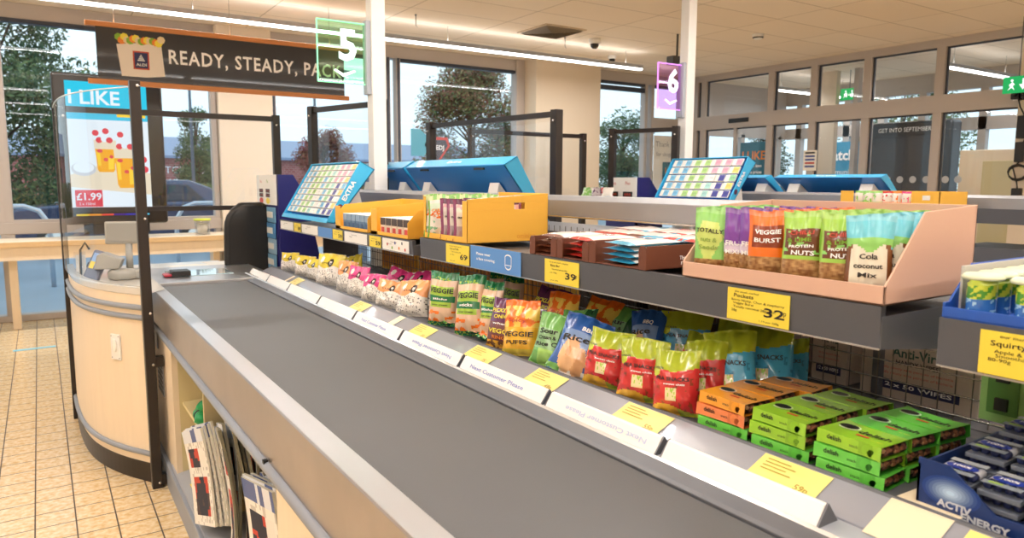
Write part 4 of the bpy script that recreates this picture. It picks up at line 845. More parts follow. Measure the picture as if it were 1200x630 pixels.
def art_orange_veg(u, v, f):
    if v > .88: return C['ora']
    if f and v > .5 and nz(u*7, v*11, 3) > .45: return h('f7cf5a')
    if f and .28 < v < .46: return h('eab532')
    if v < .12: return h('d8c04a')
    return C['ylo'] if v < .5 else C['ora']
def art_sour(u, v, f):
    if u > .72 and f: return C['dgr']
    if v > .8: return C['ngr']
    if f and v < .3 and blob(u, v, .45, .18, .22, .6): return h('9fcf6a')
    if f and .3 < v < .7: return h('8dbb85')
    return C['ngr']
def art_bbq(u, v, f):
    if f and blob(u, v, .38, .3, .2, .7): return h('e9b98a') if not blob(u, v, .36, .33, .06, .7) else h('d59a66')
    if f and blob(u, v, .62, .22, .16, .7): return h('dca673')
    if f and v < .1: return C['wht'] if u > .3 else C['ngr']
    if f and .45 < v < .7 and .1 < u < .9: return h('7d9ccc')
    return C['blu']
def art_pea(base, pod):
    def a(u, v, f):
        if v > .74-.06*math.sin(u*3.1): return C['lime'] if nz(u*3, v*3) > .0 else C['lime2']
        if f and blob(u, v, .12, .70, .10, .8): return C['lime2']
        if v < .12+.06*math.sin(u*5): return h('e8b43a') if u < .6 else C['lime']
        if f and .38 < u < .60 and .24 < v < .42: return h('ecd9a8') if nz(u*26, v*26) > .25 else C['lgrn']
        if f and nz(u*15, v*13, 5) > .80 and v < .58: return pod
        return base
    return a
RM = lambda s: s
def place(root_or_fn, *a): pass
DIV = {}
def bagitem(kind, x, y, z, w, hh, t, seed, face, lean, lb, group, art, texts=(), bend=0., name='snack_bag', roll=0):
    r_ = empty(name, (x, y, z), 0, lb, 'snack bag', group)
    r_.rotation_euler = (R(-lean), R(roll), R(face)); r_.rotation_mode = 'XYZ'
    make_bag(r_, w, hh, t, seed, art, texts, bend); return r_
# face: rotation about z; 0 means facing -y, -90 faces -x.  lean tips the top backwards.
T = lambda s, c, u, v, w, hh, ro=0: (s, c, u, v, w, hh, ro)
LB = 'far yellow and white snack bag'
BZ = .966
yb = [(334, 351), (351, 368), (364, 376), (376, 400)]
def G(art, texts=()): return art, texts
arts = {
 'yl': (art_letters(C['yel'], 1), [T('STORK', INK, .5, .68, .4, .05)]), 'pc': (art_letters(C['pch'], 2), [T('STARS', INK, .5, .66, .4, .05)]), 'pk': (art_letters(C['pnk'], 3), [T('STARS', INK, .5, .66, .4, .05)]),
 'vg': (art_veggie, [T('VEGGIE', INK, .5, .65, .8, .12), T('sticks', INKWHITE, .5, .5, .5, .06), T('sour cream', INK, .5, .39, .55, .04)]),
 'po': (art_pickled, [T('PICKLED', INKYELLOW, .42, .73, .7, .11), T('ONION', INKYELLOW, .5, .61, .6, .1), T('VEGGIE', INKYELLOW, .5, .32, .8, .12), T('wheels', INKWHITE, .5, .47, .6, .05), T('RINGS', INKORANGE, .5, .2, .5, .09)]),
 'ov': (art_orange_veg, [T('VEGGIE', INK, .5, .37, .85, .12), T('PUFFS', INK, .5, .23, .6, .09), T('Spicy', INKRED, .5, .62, .5, .09)]),
 'sr': (art_sour, [T('Sour', INK, .42, .64, .5, .13, .1), T('Cream &', INK, .42, .52, .5, .09, .1), T('Rice C', INK, .42, .4, .6, .11, .1)]),
 'bq': (art_bbq, [T('BBQ', INKWHITE, .6, .74, .3, .1), T('Rice', INK, .42, .56, .6, .14, .1)]),
 'pr': (art_pea(C['red'], h('8a3a24')), [T('PEA SNACKS', INK, .5, .56, .7, .08), T('sweet chilli', INKWHITE, .55, .48, .45, .035), T('ROCKITS', INK, .17, .705, .25, .04)]),
 'pb': (art_pea(C['sky'], h('3a86b0')), [T('PEA SNACKS', INK, .5, .56, .7, .08), T('ROCKITS', INK, .2, .705, .3, .04)]),
}
BAGS = [('yl', 1.235, 4.278, 0.967, 0.12, 0.092, 0.05, -55, 8, 0, 'yellow and white snack bag at the far end, next to the navy stand', 'far yellow snack bags'),
 ('yl', 1.235, 4.006, 0.967, 0.127, 0.096, 0.05, -60, 8, 0, 'yellow and white snack bag, second from the navy stand', 'far yellow snack bags'),
 ('yl', 1.24, 3.848, 0.967, 0.143, 0.096, 0.05, -80, 8, 3, 'narrow turned yellow snack bag, third from the navy stand', 'far yellow snack bags'),
 ('yl', 1.235, 3.586, 0.967, 0.155, 0.136, 0.06, -60, 10, 0, 'widest yellow and white snack bag beside the peach ones', 'far yellow snack bags'),
 ('yl', 1.34, 3.551, 0.967, 0.133, 0.131, 0.05, -65, 20, -12, 'leaning yellow bag behind the peach snack bags', 'far yellow snack bags'),
 ('pc', 1.23, 3.344, 0.967, 0.112, 0.124, 0.05, -70, 10, 0, 'peach and white snack bag beside the widest yellow one', 'pink and peach star snack bags'),
 ('pk', 1.23, 3.187, 0.967, 0.119, 0.116, 0.05, -65, 12, 2, 'pink and white snack bag, left of the front pair', 'pink and peach star snack bags'),
 ('pk', 1.23, 2.996, 0.967, 0.117, 0.103, 0.05, -65, 12, -2, 'pink and white snack bag, right of the front pair', 'pink and peach star snack bags'),
 ('pc', 1.225, 2.807, 0.967, 0.142, 0.098, 0.06, -62, 18, 4, 'peach star snack bag beside the pink pair', 'pink and peach star snack bags'),
 ('pc', 1.225, 2.585, 0.967, 0.14, 0.123, 0.06, -65, 18, -4, 'peach star snack bag beside the green veggie bags', 'pink and peach star snack bags'),
 ('pk', 1.34, 3.019, 0.967, 0.178, 0.119, 0.05, -75, 25, 8, 'pink bag leaning behind the peach star bags, left of two', 'pink and peach star snack bags'),
 ('pk', 1.34, 2.799, 0.967, 0.168, 0.134, 0.05, -75, 25, -8, 'pink bag leaning behind the peach star bags, right of two', 'pink and peach star snack bags'),
 ('vg', 1.225, 2.347, 0.967, 0.134, 0.201, 0.055, -62, 8, 0, 'green and tan veggie stick bag, leftmost standing upright', 'green veggie snack bags'),
 ('vg', 1.22, 2.14, 0.967, 0.115, 0.213, 0.055, -62, 10, -3, 'green and tan veggie stick bag, second from the left', 'green veggie snack bags'),
 ('vg', 1.25, 2.055, 0.967, 0.095, 0.199, 0.055, -70, 14, -3, 'green and tan veggie stick bag behind the purple bag', 'green veggie snack bags'),
 ('vg', 1.4, 2.268, 0.967, 0.094, 0.204, 0.05, -65, 10, 3, 'green and tan veggie bag standing in the back row, left', 'green veggie snack bags'),
 ('vg', 1.4, 2.153, 0.967, 0.093, 0.203, 0.05, -65, 10, 0, 'green and tan veggie bag standing in the back row, right', 'green veggie snack bags'),
 ('po', 1.215, 1.918, 0.967, 0.13, 0.164, 0.055, -65, 16, 3, 'purple and yellow pickled onion veggie bag in the front row', 'veggie flavour bags'),
 ('ov', 1.21, 1.804, 0.967, 0.132, 0.173, 0.06, -65, 16, -5, 'orange and yellow spicy veggie bag in the front row', 'veggie flavour bags'),
 ('po', 1.34, 1.92, 0.967, 0.132, 0.202, 0.05, -75, 25, 8, 'purple topped bag leaning behind the front veggie flavour bags', 'veggie flavour bags'),
 ('ov', 1.34, 1.8, 0.967, 0.119, 0.19, 0.05, -70, 20, 0, 'orange topped bag standing behind the sour cream bag', 'veggie flavour bags'),
 ('ov', 1.38, 1.707, 0.967, 0.127, 0.194, 0.05, -75, 28, 8, 'orange topped bag leaning behind the blue rice bag', 'veggie flavour bags'),
 ('sr', 1.205, 1.65, 0.967, 0.131, 0.155, 0.06, -68, 18, 6, 'pale green sour cream rice snack bag in the front row', 'rice snack bags'),
 ('sr', 1.3, 1.664, 0.967, 0.137, 0.162, 0.05, -75, 22, -6, 'green sour cream rice bag behind the blue rice bag', 'rice snack bags'),
 ('bq', 1.2, 1.546, 0.967, 0.146, 0.176, 0.06, -60, 30, 14, 'blue barbecue rice snack bag tilted in the front row', 'rice snack bags'),
 ('sr', 1.42, 1.649, 0.967, 0.148, 0.176, 0.05, -75, 30, 10, 'dark topped green rice bag lying back behind the red bags', 'rice snack bags'),
 ('bq', 1.44, 1.509, 0.967, 0.119, 0.173, 0.05, -75, 28, -8, 'blue rice bag leaning in the back row by the wire', 'rice snack bags'),
 ('pr', 1.205, 1.407, 0.967, 0.131, 0.15, 0.065, -68, 14, 4, 'red and lime pea snack bag, leftmost in the front row', 'red pea snack bags'),
 ('pr', 1.2, 1.259, 0.967, 0.127, 0.154, 0.065, -64, 12, 0, 'red and lime pea snack bag, second from the left', 'red pea snack bags'),
 ('pr', 1.195, 1.14, 0.967, 0.114, 0.15, 0.065, -64, 12, -3, 'red and lime pea snack bag, nearest in the front row', 'red pea snack bags'),
 ('pr', 1.3, 1.142, 0.967, 0.103, 0.16, 0.06, -70, 16, -6, 'red and lime pea snack bag behind the orange snack boxes', 'red pea snack bags'),
 ('pr', 1.42, 1.29, 0.967, 0.116, 0.143, 0.05, -72, 24, 4, 'red and lime pea snack bag lying back in the second row', 'red pea snack bags'),
 ('pb', 1.34, 1.096, 0.967, 0.124, 0.188, 0.06, -62, 20, -8, 'sky blue and lime pea snack bag, nearest the red ones', 'sky blue pea snack bags'),
 ('pb', 1.43, 1.073, 0.967, 0.133, 0.203, 0.06, -66, 22, -6, 'sky blue and lime pea snack bag, tallest beside the orange boxes', 'sky blue pea snack bags'),
 ('pb', 1.52, 1.427, 0.967, 0.152, 0.164, 0.05, -66, 14, 0, 'sky blue and lime pea snack bag at the back against the wire', 'sky blue pea snack bags'),
 ('pb', 1.56, 1.098, 0.967, 0.096, 0.148, 0.05, -70, 22, -8, 'sky blue and lime pea snack bag at the back, farthest right', 'sky blue pea snack bags'),
 ('pr', 1.55, 1.314, 0.967, 0.093, 0.171, 0.05, -70, 26, 6, 'lime topped pea bag at the back between the blue ones', 'sky blue pea snack bags')]
for k, (kind, x, y, z, w, hh, t_, face, lean, roll, lb, group) in enumerate(BAGS):
    if k < 12: w, hh, x = w*1.14, hh*1.2, x-.016
    bagitem(kind, x, y, z, w, hh, t_, k*3+1, face, lean, lb, group, arts[kind][0], arts[kind][1], bend=.12 if k % 2 else -.05, roll=roll)
# ---- folded / lying veggie packs under the upright ones
for i, (x, y, z, a, lb) in enumerate([(1.21, 2.36, .985, 8, 'green veggie bag lying flat under the upright ones, left'), (1.215, 2.17, .985, -6, 'green veggie bag lying flat under the upright ones, middle'), (1.215, 2.03, .98, 4, 'green veggie bag lying flat under the upright ones, right')]):
    r_ = empty('snack_bag', (x, y, z), 0, lb, 'snack bag', 'flat green veggie bags'); r_.rotation_euler = (R(-100), R(0), R(-90+a))
    make_bag(r_, .13, .16, .035, 200+i, art_veggie, [], 0)

# ================================================================== GREEN / ORANGE SNACK BOXES
DBOX = {}
def delish_proto(kind):
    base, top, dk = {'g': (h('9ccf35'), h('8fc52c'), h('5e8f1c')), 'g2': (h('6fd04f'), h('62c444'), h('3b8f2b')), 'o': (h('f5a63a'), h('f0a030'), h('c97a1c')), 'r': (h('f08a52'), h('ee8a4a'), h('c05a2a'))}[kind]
    root = empty('snack_box', (0, 0, 0)); L, Wd, Hh = .063, .044, .0232
    mb = MB(); f = lambda u, v: 0
    # sleeve: flared ends, waist in the middle
    secs = []; N = 14
    for i in range(N+1):
        s = -1+2*i/N; e = abs(s)**4; w = Wd*(1+.10*e); hb = .0; ht = Hh*(1+.10*e); y = s*L*(1+.0)
        secs.append([(-w, y, hb), (w, y, hb), (w*.96, y, ht), (-w*.96, y, ht)])
    # ends scooped: top edge stretches further out than the side edge
    vs = [p for s_ in secs for p in s_]; fs = []; cs = []
    for i in range(N):
        for k in range(4):
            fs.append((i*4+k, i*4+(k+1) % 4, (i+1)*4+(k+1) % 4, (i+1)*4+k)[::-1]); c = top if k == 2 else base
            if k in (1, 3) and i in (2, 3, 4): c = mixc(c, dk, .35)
            cs.append(c)
    mb.add(vs, fs, MATTE2, cols=cs)
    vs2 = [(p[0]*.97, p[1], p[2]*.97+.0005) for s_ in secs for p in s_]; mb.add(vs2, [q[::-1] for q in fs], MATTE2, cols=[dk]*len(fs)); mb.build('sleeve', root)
    tr = MB(); X0 = L*.90
    tr.box(-Wd*.9, Wd*.9, -X0, X0, .003, Hh*.8, TRAYD); 
    for sgn in (-1, 1):
        rr = random.Random(5)
        for q in range(14): tr.lathe([(.001, -.006), (.006, -.003), (.007, .002), (.001, .006)], TRAYN[q % 3], n=6, c=(rr.uniform(-.034, .034), sgn*(X0-.004+rr.uniform(0, .003)), rr.uniform(.008, .016)))
    tr.build('tray', root)
    lt = MB(); f = plane_fn((0, 0, Hh), (0, -1, 0), (1, 0, 0), .0012); f2 = plane_fn((0, 0, Hh), (0, -1, 0), (1, 0, 0), .0022)
    # rotate so that the reading direction follows the lane
    disc(lt, f, -.036, .012, .022, mixmat(mixc(base, (1, 1, .9), .5)), .0155); disc(lt, f2, -.036, .012, .0185, BLACK, .012)
    put_text(lt, 'delish', INK, f, .020, .004, height=.024, bold=.02, width=.062); rect(lt, f, -.005, .02, -.018, -.011, INKRED); put_text(lt, 'rice cakes', INKYELLOW, f, .038, -.022, height=.006)
    fs_ = plane_fn((-Wd*.99, 0, Hh*.5), (0, -1, 0), (0, 0, 1), .0012); put_text(lt, 'delish', INK, fs_, -.03, .003, height=.013, bold=.02); put_text(lt, 'snack', INK, fs_, .01, .0, height=.008)
    disc(lt, fs_, .036, 0, .011, mixmat(top), .011); disc(lt, fs_, .043, -.003, .007, mixmat(dk), .007)
    lt.build('print', root); return root
_mm = {}
def mixmat(c):
    k = tuple(round(x, 3) for x in c)
    if k not in _mm: _mm[k] = MAT('card_colour', c, .4)
    return _mm[k]
MATTE2 = PRINT('glossy_printed_card', .3, .5, coat=.4); TRAYD = MAT('dark_tray', h('2c1c14'), .4); TRAYN = [MAT('crisp_a', h('8c5a3a'), .6), MAT('crisp_b', h('5c3424'), .6), MAT('crisp_c', h('b08a60'), .6)]
POS = [] # kind, x, y, z-level, label
def stack(kinds, x, y, where, tilt=0):
    n = len(kinds)
    for i, k in enumerate(kinds):
        nm = {'g': 'lime green', 'g2': 'bright green', 'o': 'orange', 'r': 'orange red'}[k]
        pos = 'only' if n == 1 else ('bottom of' if i == 0 else 'top of' if i == n-1 else 'middle of' if n == 3 else ('second in' if i == 1 else 'third in'))
        POS.append((k, x+((i*37) % 3-1)*.003, y+((i*53) % 3-1)*.004, i, '%s rice cake box, %s the %s' % (nm, pos, where), tilt))
stack(['g2', 'r', 'o'], 1.24, 1.005, 'front stack below the nearest red bag')
stack(['g2', 'g', 'g'], 1.24, .862, 'second front stack, right of the orange one')
stack(['g2', 'g2', 'g'], 1.24, .715, 'nearest front stack beside the battery tray')
stack(['g', 'g2', 'o'], 1.332, 1.01, 'middle row stack behind the orange boxes')
stack(['g2', 'g2', 'g'], 1.330, .862, 'middle row stack, second from the batteries')
stack(['g2', 'g', 'g2'], 1.328, .71, 'middle row stack nearest the batteries')
stack(['g', 'g', 'o'], 1.425, .99, 'back left stack by the wire')
stack(['g', 'g', 'g'], 1.422, .85, 'back row stack, second from the batteries')
stack(['g', 'g2', 'g2'], 1.42, .70, 'back row stack nearest the batteries')
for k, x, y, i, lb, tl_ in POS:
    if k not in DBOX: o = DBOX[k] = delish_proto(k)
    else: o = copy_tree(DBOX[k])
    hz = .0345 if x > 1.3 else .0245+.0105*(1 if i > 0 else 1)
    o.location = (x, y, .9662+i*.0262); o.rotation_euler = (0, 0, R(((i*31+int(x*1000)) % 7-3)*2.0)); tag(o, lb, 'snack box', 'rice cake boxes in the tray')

# ================================================================== BATTERY TRAY (bottom right)
t = empty('battery_tray', (1.19, .50, .967), 0, 'dark blue printed card display tray filled with battery packs', 'display tray')
BT = MAT('battery_tray_card', h('16336e'), .4, coat=.3); bt = MB()
bt.prism([(.088, 0), (-.25, 0), (-.25, .035), (-.03, .03), (.04, .085), (.088, .085)], 0, .004, BT, axis='x', X=Matrix(((1, 0, 0, 0), (0, 1, 0, 0), (0, 0, 1, 0), (0, 0, 0, 1))))
bt.box(0, .3, .084, .088, 0, .075, BT).box(0, .3, -.25, .088, 0, .004, BT).build('tray', t)
g = MB(); f = plane_fn((0, 0, .03), (0, -1, 0), (0, 0, 1), .0012)
for k in range(8): disc(g, plane_fn((0, 0, .03), (0, -1, 0), (0, 0, 1), .0008+.0002*k), -.035, .012, .045-.0055*k, mixmat(mixc(h('1c3f86'), h('bcd8f2'), (k/7)**1.5)), .026-.0032*k)
f = plane_fn((0, 0, .03), (0, -1, 0), (0, 0, 1), .0028); put_text(g, 'ACTIV', MAT('silver_ink', h('c9ced8'), .3), f, -.028, -.008, width=.052, height=.016, bold=.04); put_text(g, 'ENERGY', g.mats[-1], f, +.018, -.019, width=.07, height=.016, bold=.04); g.build('print', t)
def batt_pack():
    r_ = empty('battery_pack', (0, 0, 0)); mb = MB()
    mb.box(-.04, .04, -.03, .03, 0, .008, MAT('battery_card', h('6a7280'), .3, coat=.5)).build('card', r_, bevel=.001)
    b = MB()
    for i in range(4):
        X = Matrix.Translation((0, -.0225+.015*i, .0135)) @ Matrix.Rotation(R(90), 4, 'Y'); b.lathe([(.001, -.024), (.0065, -.023), (.007, -.008)], mixmat(h('27305e')), n=10, X=X); b.lathe([(.007, -.008), (.007, .018), (.003, .021), (.001, .024)], mixmat(h('b9bcc4')), n=10, X=X)
    b.build('battery', r_)
    BL_ = CLEAR; 
    g = MB(); f = plane_fn((0, 0, .0205), (0, -1, 0), (1, 0, 0), .0006); disc(g, f, 0, 0, .024, mixmat(h('2740a8')), .015); put_text(g, '100%', INKWHITE, plane_fn((0, 0, .0215), (0, -1, 0), (1, 0, 0), .0006), 0, 0, height=.013, bold=.04); rect(g, f, -.028, .028, .02, .036, mixmat(h('b8c0c6'))); rect(g, f, -.028, .028, -.036, -.02, mixmat(h('8d98a4'))); rect(g, plane_fn((0, 0, .0211), (0, -1, 0), (1, 0, 0), .0006), -.02, .0, -.03, -.024, mixmat(h('a8d23c')))
    g.build('print', r_); return r_
bp = None; cn = 0
for ci, (x, y, n_) in enumerate([(1.245, .545, 3), (1.335, .535, 4), (1.245, .475, 3), (1.335, .465, 4), (1.43, .525, 5), (1.245, .405, 3), (1.335, .395, 4), (1.43, .455, 5), (1.43, .385, 5)]):
    for i in range(n_):
        o = batt_pack() if bp is None else copy_tree(bp); bp = bp or o
        o.location = (x, y, .972+i*.0222); o.rotation_euler = (0, 0, R(((cn*17) % 5-2)*1.2)); cn += 1
        side = ['front left', 'middle left', 'front centre', 'middle centre', 'back left', 'front right', 'middle right', 'back centre', 'back right'][ci]
        tag(o, 'battery blister pack in the %s stack of the blue tray, %s' % (side, ['bottom', 'second up', 'third up', 'fourth up', 'fifth up'][i]), 'battery pack', 'battery packs in the blue tray')

# ================================================================== BEHIND THE WIRE
def carton(x0, x1, y0, y1, z0, z1, lb, M=CART):
    t = empty('carton', ((x0+x1)/2, (y0+y1)/2, z0), 0, lb, 'carton', 'cartons behind the wire'); dx, dy, dz = (x1-x0)/2, abs(y1-y0)/2, z1-z0
    MB().box(-dx, dx, -dy, dy, 0, dz, M).build('box', t, bevel=.002); g = MB(); f = plane_fn((-dx, 0, dz/2), (0, -1, 0), (0, 0, 1), .0012); dg = mixmat(h('2f5a52')); b0 = -dz/2
    def face(f, w):
        put_text(g, 'Anti-Viral', dg, f, 0, b0+.118, width=w*1.1, height=.032, bold=.02); put_text(g, 'HANDY WIPES', INK, f, 0, b0+.094, width=w*.9, height=.016, bold=.02)
        for k in range(2): put_text(g, 'kills ninety nine percent of bacteria', INKRED, f, 0, b0+.078-.013*k, width=w*1.5, height=.009)
        rect(g, f, -w*.9, w*.9, b0+.024, b0+.048, mixmat(h('2b2f5c'))); put_text(g, '12 x 50 WIPES', INKWHITE, (lambda a, b: f(a, b)+(f(0, 0)-f(0, 0))+Vector((-.0008, 0, 0))), 0, b0+.036, width=w*1.5, height=.014, bold=.02)
    face(f, dy*.8)
    # shield emblem
    poly(g, f, [(-.018, b0+.18), (.018, b0+.18), (.018, b0+.155), (0, b0+.14), (-.018, b0+.155)], INK); f2 = plane_fn((-dx, 0, dz/2), (0, -1, 0), (0, 0, 1), .002)
    poly(g, f2, [(-.015, b0+.177), (.015, b0+.177), (.015, b0+.157), (0, b0+.144), (-.015, b0+.157)], M); rect(g, plane_fn((-dx, 0, dz/2), (0, -1, 0), (0, 0, 1), .0026), -.009, .009, b0+.16, b0+.165, INK); rect(g, plane_fn((-dx, 0, dz/2), (0, -1, 0), (0, 0, 1), .0026), -.003, .003, b0+.152, b0+.173, INK)
    g.build('print', t); return t
carton(1.74, 1.98, .74, 1.02, .97, 1.26, 'pale wipes carton behind the wire, below the pink box corner')
carton(1.74, 1.98, 1.06, 1.16, .97, 1.22, 'narrow pale wipes carton end behind the wire')
carton(1.74, 1.98, 1.19, 1.45, .97, 1.24, 'pale wipes carton behind the blue pea snack bags')
t = carton(1.72, 1.9, .535, .605, .97, 1.22, 'kraft and white wipes carton standing at the right between the shelf units', KRAFT)
def ycarton(y0, y1, lb, z1=1.15, M=None):
    t = empty('yellow_carton', (1.80, (y0+y1)/2, .97), 0, lb, 'carton', 'yellow cartons behind the wire'); dy = (y1-y0)/2
    MB().box(-.07, .1, -dy, dy, 0, z1-.97, YBOX).build('box', t); b = MB()
    n = int(dy*2/.03)
    for i in range(n): b.box(-.074, -.07, -dy+.03*i+.004, -dy+.03*i+.022, .02, z1-1.0, mixmat(h('d88a24')))
    for i in range(n//2): b.box(-.06, .09, -dy+.06*i+.006, -dy+.06*i+.05, z1-.97, z1-.93, PAPER)
    b.build('packs', t)
ycarton(2.66, 3.1, 'yellow carton behind the wire above the peach star bags'); ycarton(3.13, 3.6, 'yellow carton behind the wire above the pink star bags'); ycarton(2.3, 2.62, 'yellow carton behind the wire above the green veggie bags', 1.13); ycarton(3.64, 4.1, 'yellow carton behind the wire at the far end')
for y, lb in ((1.62, 'dark brown carton low behind the wire, left'), (2.0, 'dark brown carton low behind the wire, right')):
    o = MB().box(-.08, .1, -.17, .17, 0, .19, mixmat(h('4a3626'))).box(-.084, -.08, -.16, .16, .03, .16, mixmat(h('5e4630'))).build('carton', loc=(1.81, y, .97)); tag(o, lb, 'carton', 'brown cartons behind the wire')
for i, (y, lb) in enumerate(((.66, 'green mint tin pack hanging between the shelf units'), (.47, 'green mint tin pack hanging at the right edge'))):
    r_ = empty('hanging_pack', (1.66, y, 1.0), 0, lb, 'hanging pack', 'green hanging packs'); b = MB(); b.box(0, .02, -.045, .045, 0, .2, mixmat(h('8db86a'))).box(-.004, 0, -.03, .03, .02, .11, mixmat(h('4f7c38'))).build('card', r_, bevel=.003); b = MB()
    for k in range(3): b.box(-.012, -.003, -.012, .012, .03+.06*k, .055+.06*k, BLACK)
    b.build('clip', r_)

# ================================================================== UPPER SHELF GOODS
# pink open box of pouches
PX0, PX1, PYa, PYb, PZ = 1.245, 1.56, .694, 1.178, 1.283
t = empty('pouch_tray', (0, 0, 0), 0, 'open pale pink cardboard display box full of nut pouches', 'display box')
q = MB(); th = .004
q.box(PX0, PX1, PYa, PYb, PZ, PZ+th, PINK).box(PX0, PX0+th, PYa, PYb, PZ, PZ+.035, PINK).box(PX1-th, PX1, PYa, PYb, PZ, PZ+.175, PINK)
q.prism([(PX0, PZ), (PX1, PZ), (PX1, PZ+.175), (PX0+.12, PZ+.165), (PX0+.015, PZ+.05), (PX0, PZ+.035)], PYa, PYa+th, PINK)
q.prism([(PX0, PZ), (PX1, PZ), (PX1, PZ+.175), (PX0+.12, PZ+.165), (PX0+.015, PZ+.05), (PX0, PZ+.035)], PYb-th, PYb, PINK); q.build('box', t, bevel=.001)
def art_nuts(top, mid, kind):
    def a(u, v, f):
        if v > .93: return mixc(top, (1, 1, 1), .1)
        if kind == 'totally':
            if not f: return top
            d = abs(u-.5)*1.0+abs(v-.58)*.9
            if v > .80: return top
            if v < .25: return mixc(C['nut'], C['brn'], nz(u*9, v*22))
            return h('c9de78') if d < .42 else top
        if kind == 'cyan':
            if v > .72: return top
            if v > .60+.05*math.sin(u*9): return C['mint']
            if f and blob(u, v, .5, .38, .40, .62): return h('ece8d6')
            if blob(u, v, .5, .38, .50, .62): return C['brn']
            if v < .18: return C['ora']
            return top
        if v < .38: return mixc(C['nut'], C['brn'], nz(u*10, v*26, 1)*.9)
        if f and kind == 'lime' and .42 < v < .78 and .08 < u < .92: return h('6c3a20') if nz(u*8, v*20, 2) < .78 else C['mint']
        if f and kind == 'orange' and .5 < v < .80 and .1 < u < .9: return h('8a3418')
        if f and kind == 'purple' and .2 < v < .5: return mixc(C['lav'], (1, 1, 1), .4)
        if f and kind == 'orange' and v < .50: return top
        return top
    return a
PK = {
 'totally': (art_nuts(C['mint'], 0, 'totally'), [T('TOTALLY', INK, .5, .66, .8, .08), T('nuts &', mixmat(h('8aa84a')), .5, .53, .5, .09), T('Seeds', mixmat(h('8aa84a')), .5, .42, .6, .09)], 'green nut and seed pouch'),
 'purple': (art_nuts(C['purp'], 0, 'purple'), [T('FRUIT', INKWHITE, .5, .5, .75, .09), T('MIXED', INKWHITE, .5, .38, .75, .08)], 'purple fruit and nut pouch'),
 'orange': (art_nuts(C['ora'], 0, 'orange'), [T('VEGGIE', INKWHITE, .5, .71, .66, .08), T('BURST', INKWHITE, .5, .60, .66, .08)], 'orange vegetable snack pouch'),
 'lime': (art_nuts(h('9fd052'), 0, 'lime'), [T('CHILLI', INKRED, .5, .72, .6, .07), T('& LIME', INKGREEN, .45, .63, .6, .07), T('PROTEIN', INKWHITE, .5, .545, .6, .05), T('NUTS', INKWHITE, .55, .46, .55, .08)], 'lime green chilli and lime nut pouch'),
 'cyan': (art_nuts(C['cyn'], 0, 'cyan'), [T('Cola', INK, .5, .5, .4, .08), T('coconut', INK, .5, .39, .6, .08), T('Mix', INK, .5, .28, .4, .08)], 'sky blue coconut pouch'),
}
cols = [('totally', 1.13), ('purple', 1.055), ('purple', 1.015), ('orange', .965), ('lime', .888), ('lime', .805), ('cyan', .745)]
PP = {}
rn = ['front', 'second', 'third', 'fourth', 'fifth', 'rearmost']; cnm = ['leftmost column', 'second column', 'third column', 'fourth column', 'fifth column', 'sixth column', 'rightmost column']
for ci, (k, y) in enumerate(cols):
    for r in range(6):
        kk = k
        if kk not in PP:
            o = empty('nut_pouch'); make_bag(o, .084 if kk != 'purple' else .07, .155, .03, 11+len(PP), PK[kk][0], PK[kk][1], 0, nu=28, nv=40, name='pouch'); PP[kk] = o
        else: o = copy_tree(PP[kk])
        off = .004*((r*7+ci*3) % 5-2)
        o.location = (PX0+.032+r*.046+(.012 if ci in (1, 2) else 0), y+off*.5, PZ+.0045+.001*((r+ci) % 3)); o.rotation_euler = (R(-5+((r*3+ci) % 4)), 0, R(-66+((r*5+ci*2) % 7-3)*2))
        tag(o, '%s, %s row, %s of the pink box' % (PK[kk][2], rn[r], cnm[ci]), 'nut pouch', 'nut pouches in the pink box')

# blue tray with squeezy yogurt tubes at the right edge
t = empty('blue_tray', (0, 0, 0), 0, 'blue cardboard tray of fruit pouches at the right edge', 'display box')
GR = MAT('tray_lining', h('c9c7c2'), .6); q = MB(); q.prism([(1.245, 1.28), (1.6, 1.28), (1.6, 1.365), (1.33, 1.365), (1.262, 1.305), (1.245, 1.305)], .592, .596, BLUE).box(1.245, 1.249, -.2, .594, 1.28, 1.298, BLUE).box(1.245, 1.6, -.2, .594, 1.279, 1.283, BLUE)
q.build('tray', t, bevel=.001); MB().box(1.29, 1.6, .588, .592, 1.283, 1.363, GR).build('lining', t)
TG = None
for r in range(6):
    for c in range(3):
        if TG is None:
            o = empty('fruit_pouch'); 
            def art_tub(u, v, f):
                if v > .86: return h('b9cf4a')
                if v > .5: return h('4f9a3a') if nz(u*9, v*9) > .45 else h('c9d84a')
                return h('3a78c8') if nz(u*7, v*12) > .2 else h('9fd0ee')
            mb = MB(); mb.grid(lambda u, v: Vector((.03*math.cos(6.2832*u), .02*math.sin(6.2832*u)*(1 if v < .9 else .8), .062*v)), 48, 28, FILM, art=lambda u, v: art_tub(u*2 % 1, v, 1)); mb.build('body', o)
            MB().lathe([(.03, .062), (.031, .066), (.026, .071), (.005, .072)], mixmat(h('dfe6c8')), n=16).build('lid', o); TG = o
        else: o = copy_tree(TG)
        o.location = (1.285+r*.05, .555-.072*c, 1.2835); tag(o, 'blue and green fruit pouch in the blue tray, row %s from the front, %s file' % (['one', 'two', 'three', 'four', 'five', 'six'][r], ['left', 'middle', 'right'][c]), 'fruit pouch', 'fruit pouches in the blue tray')

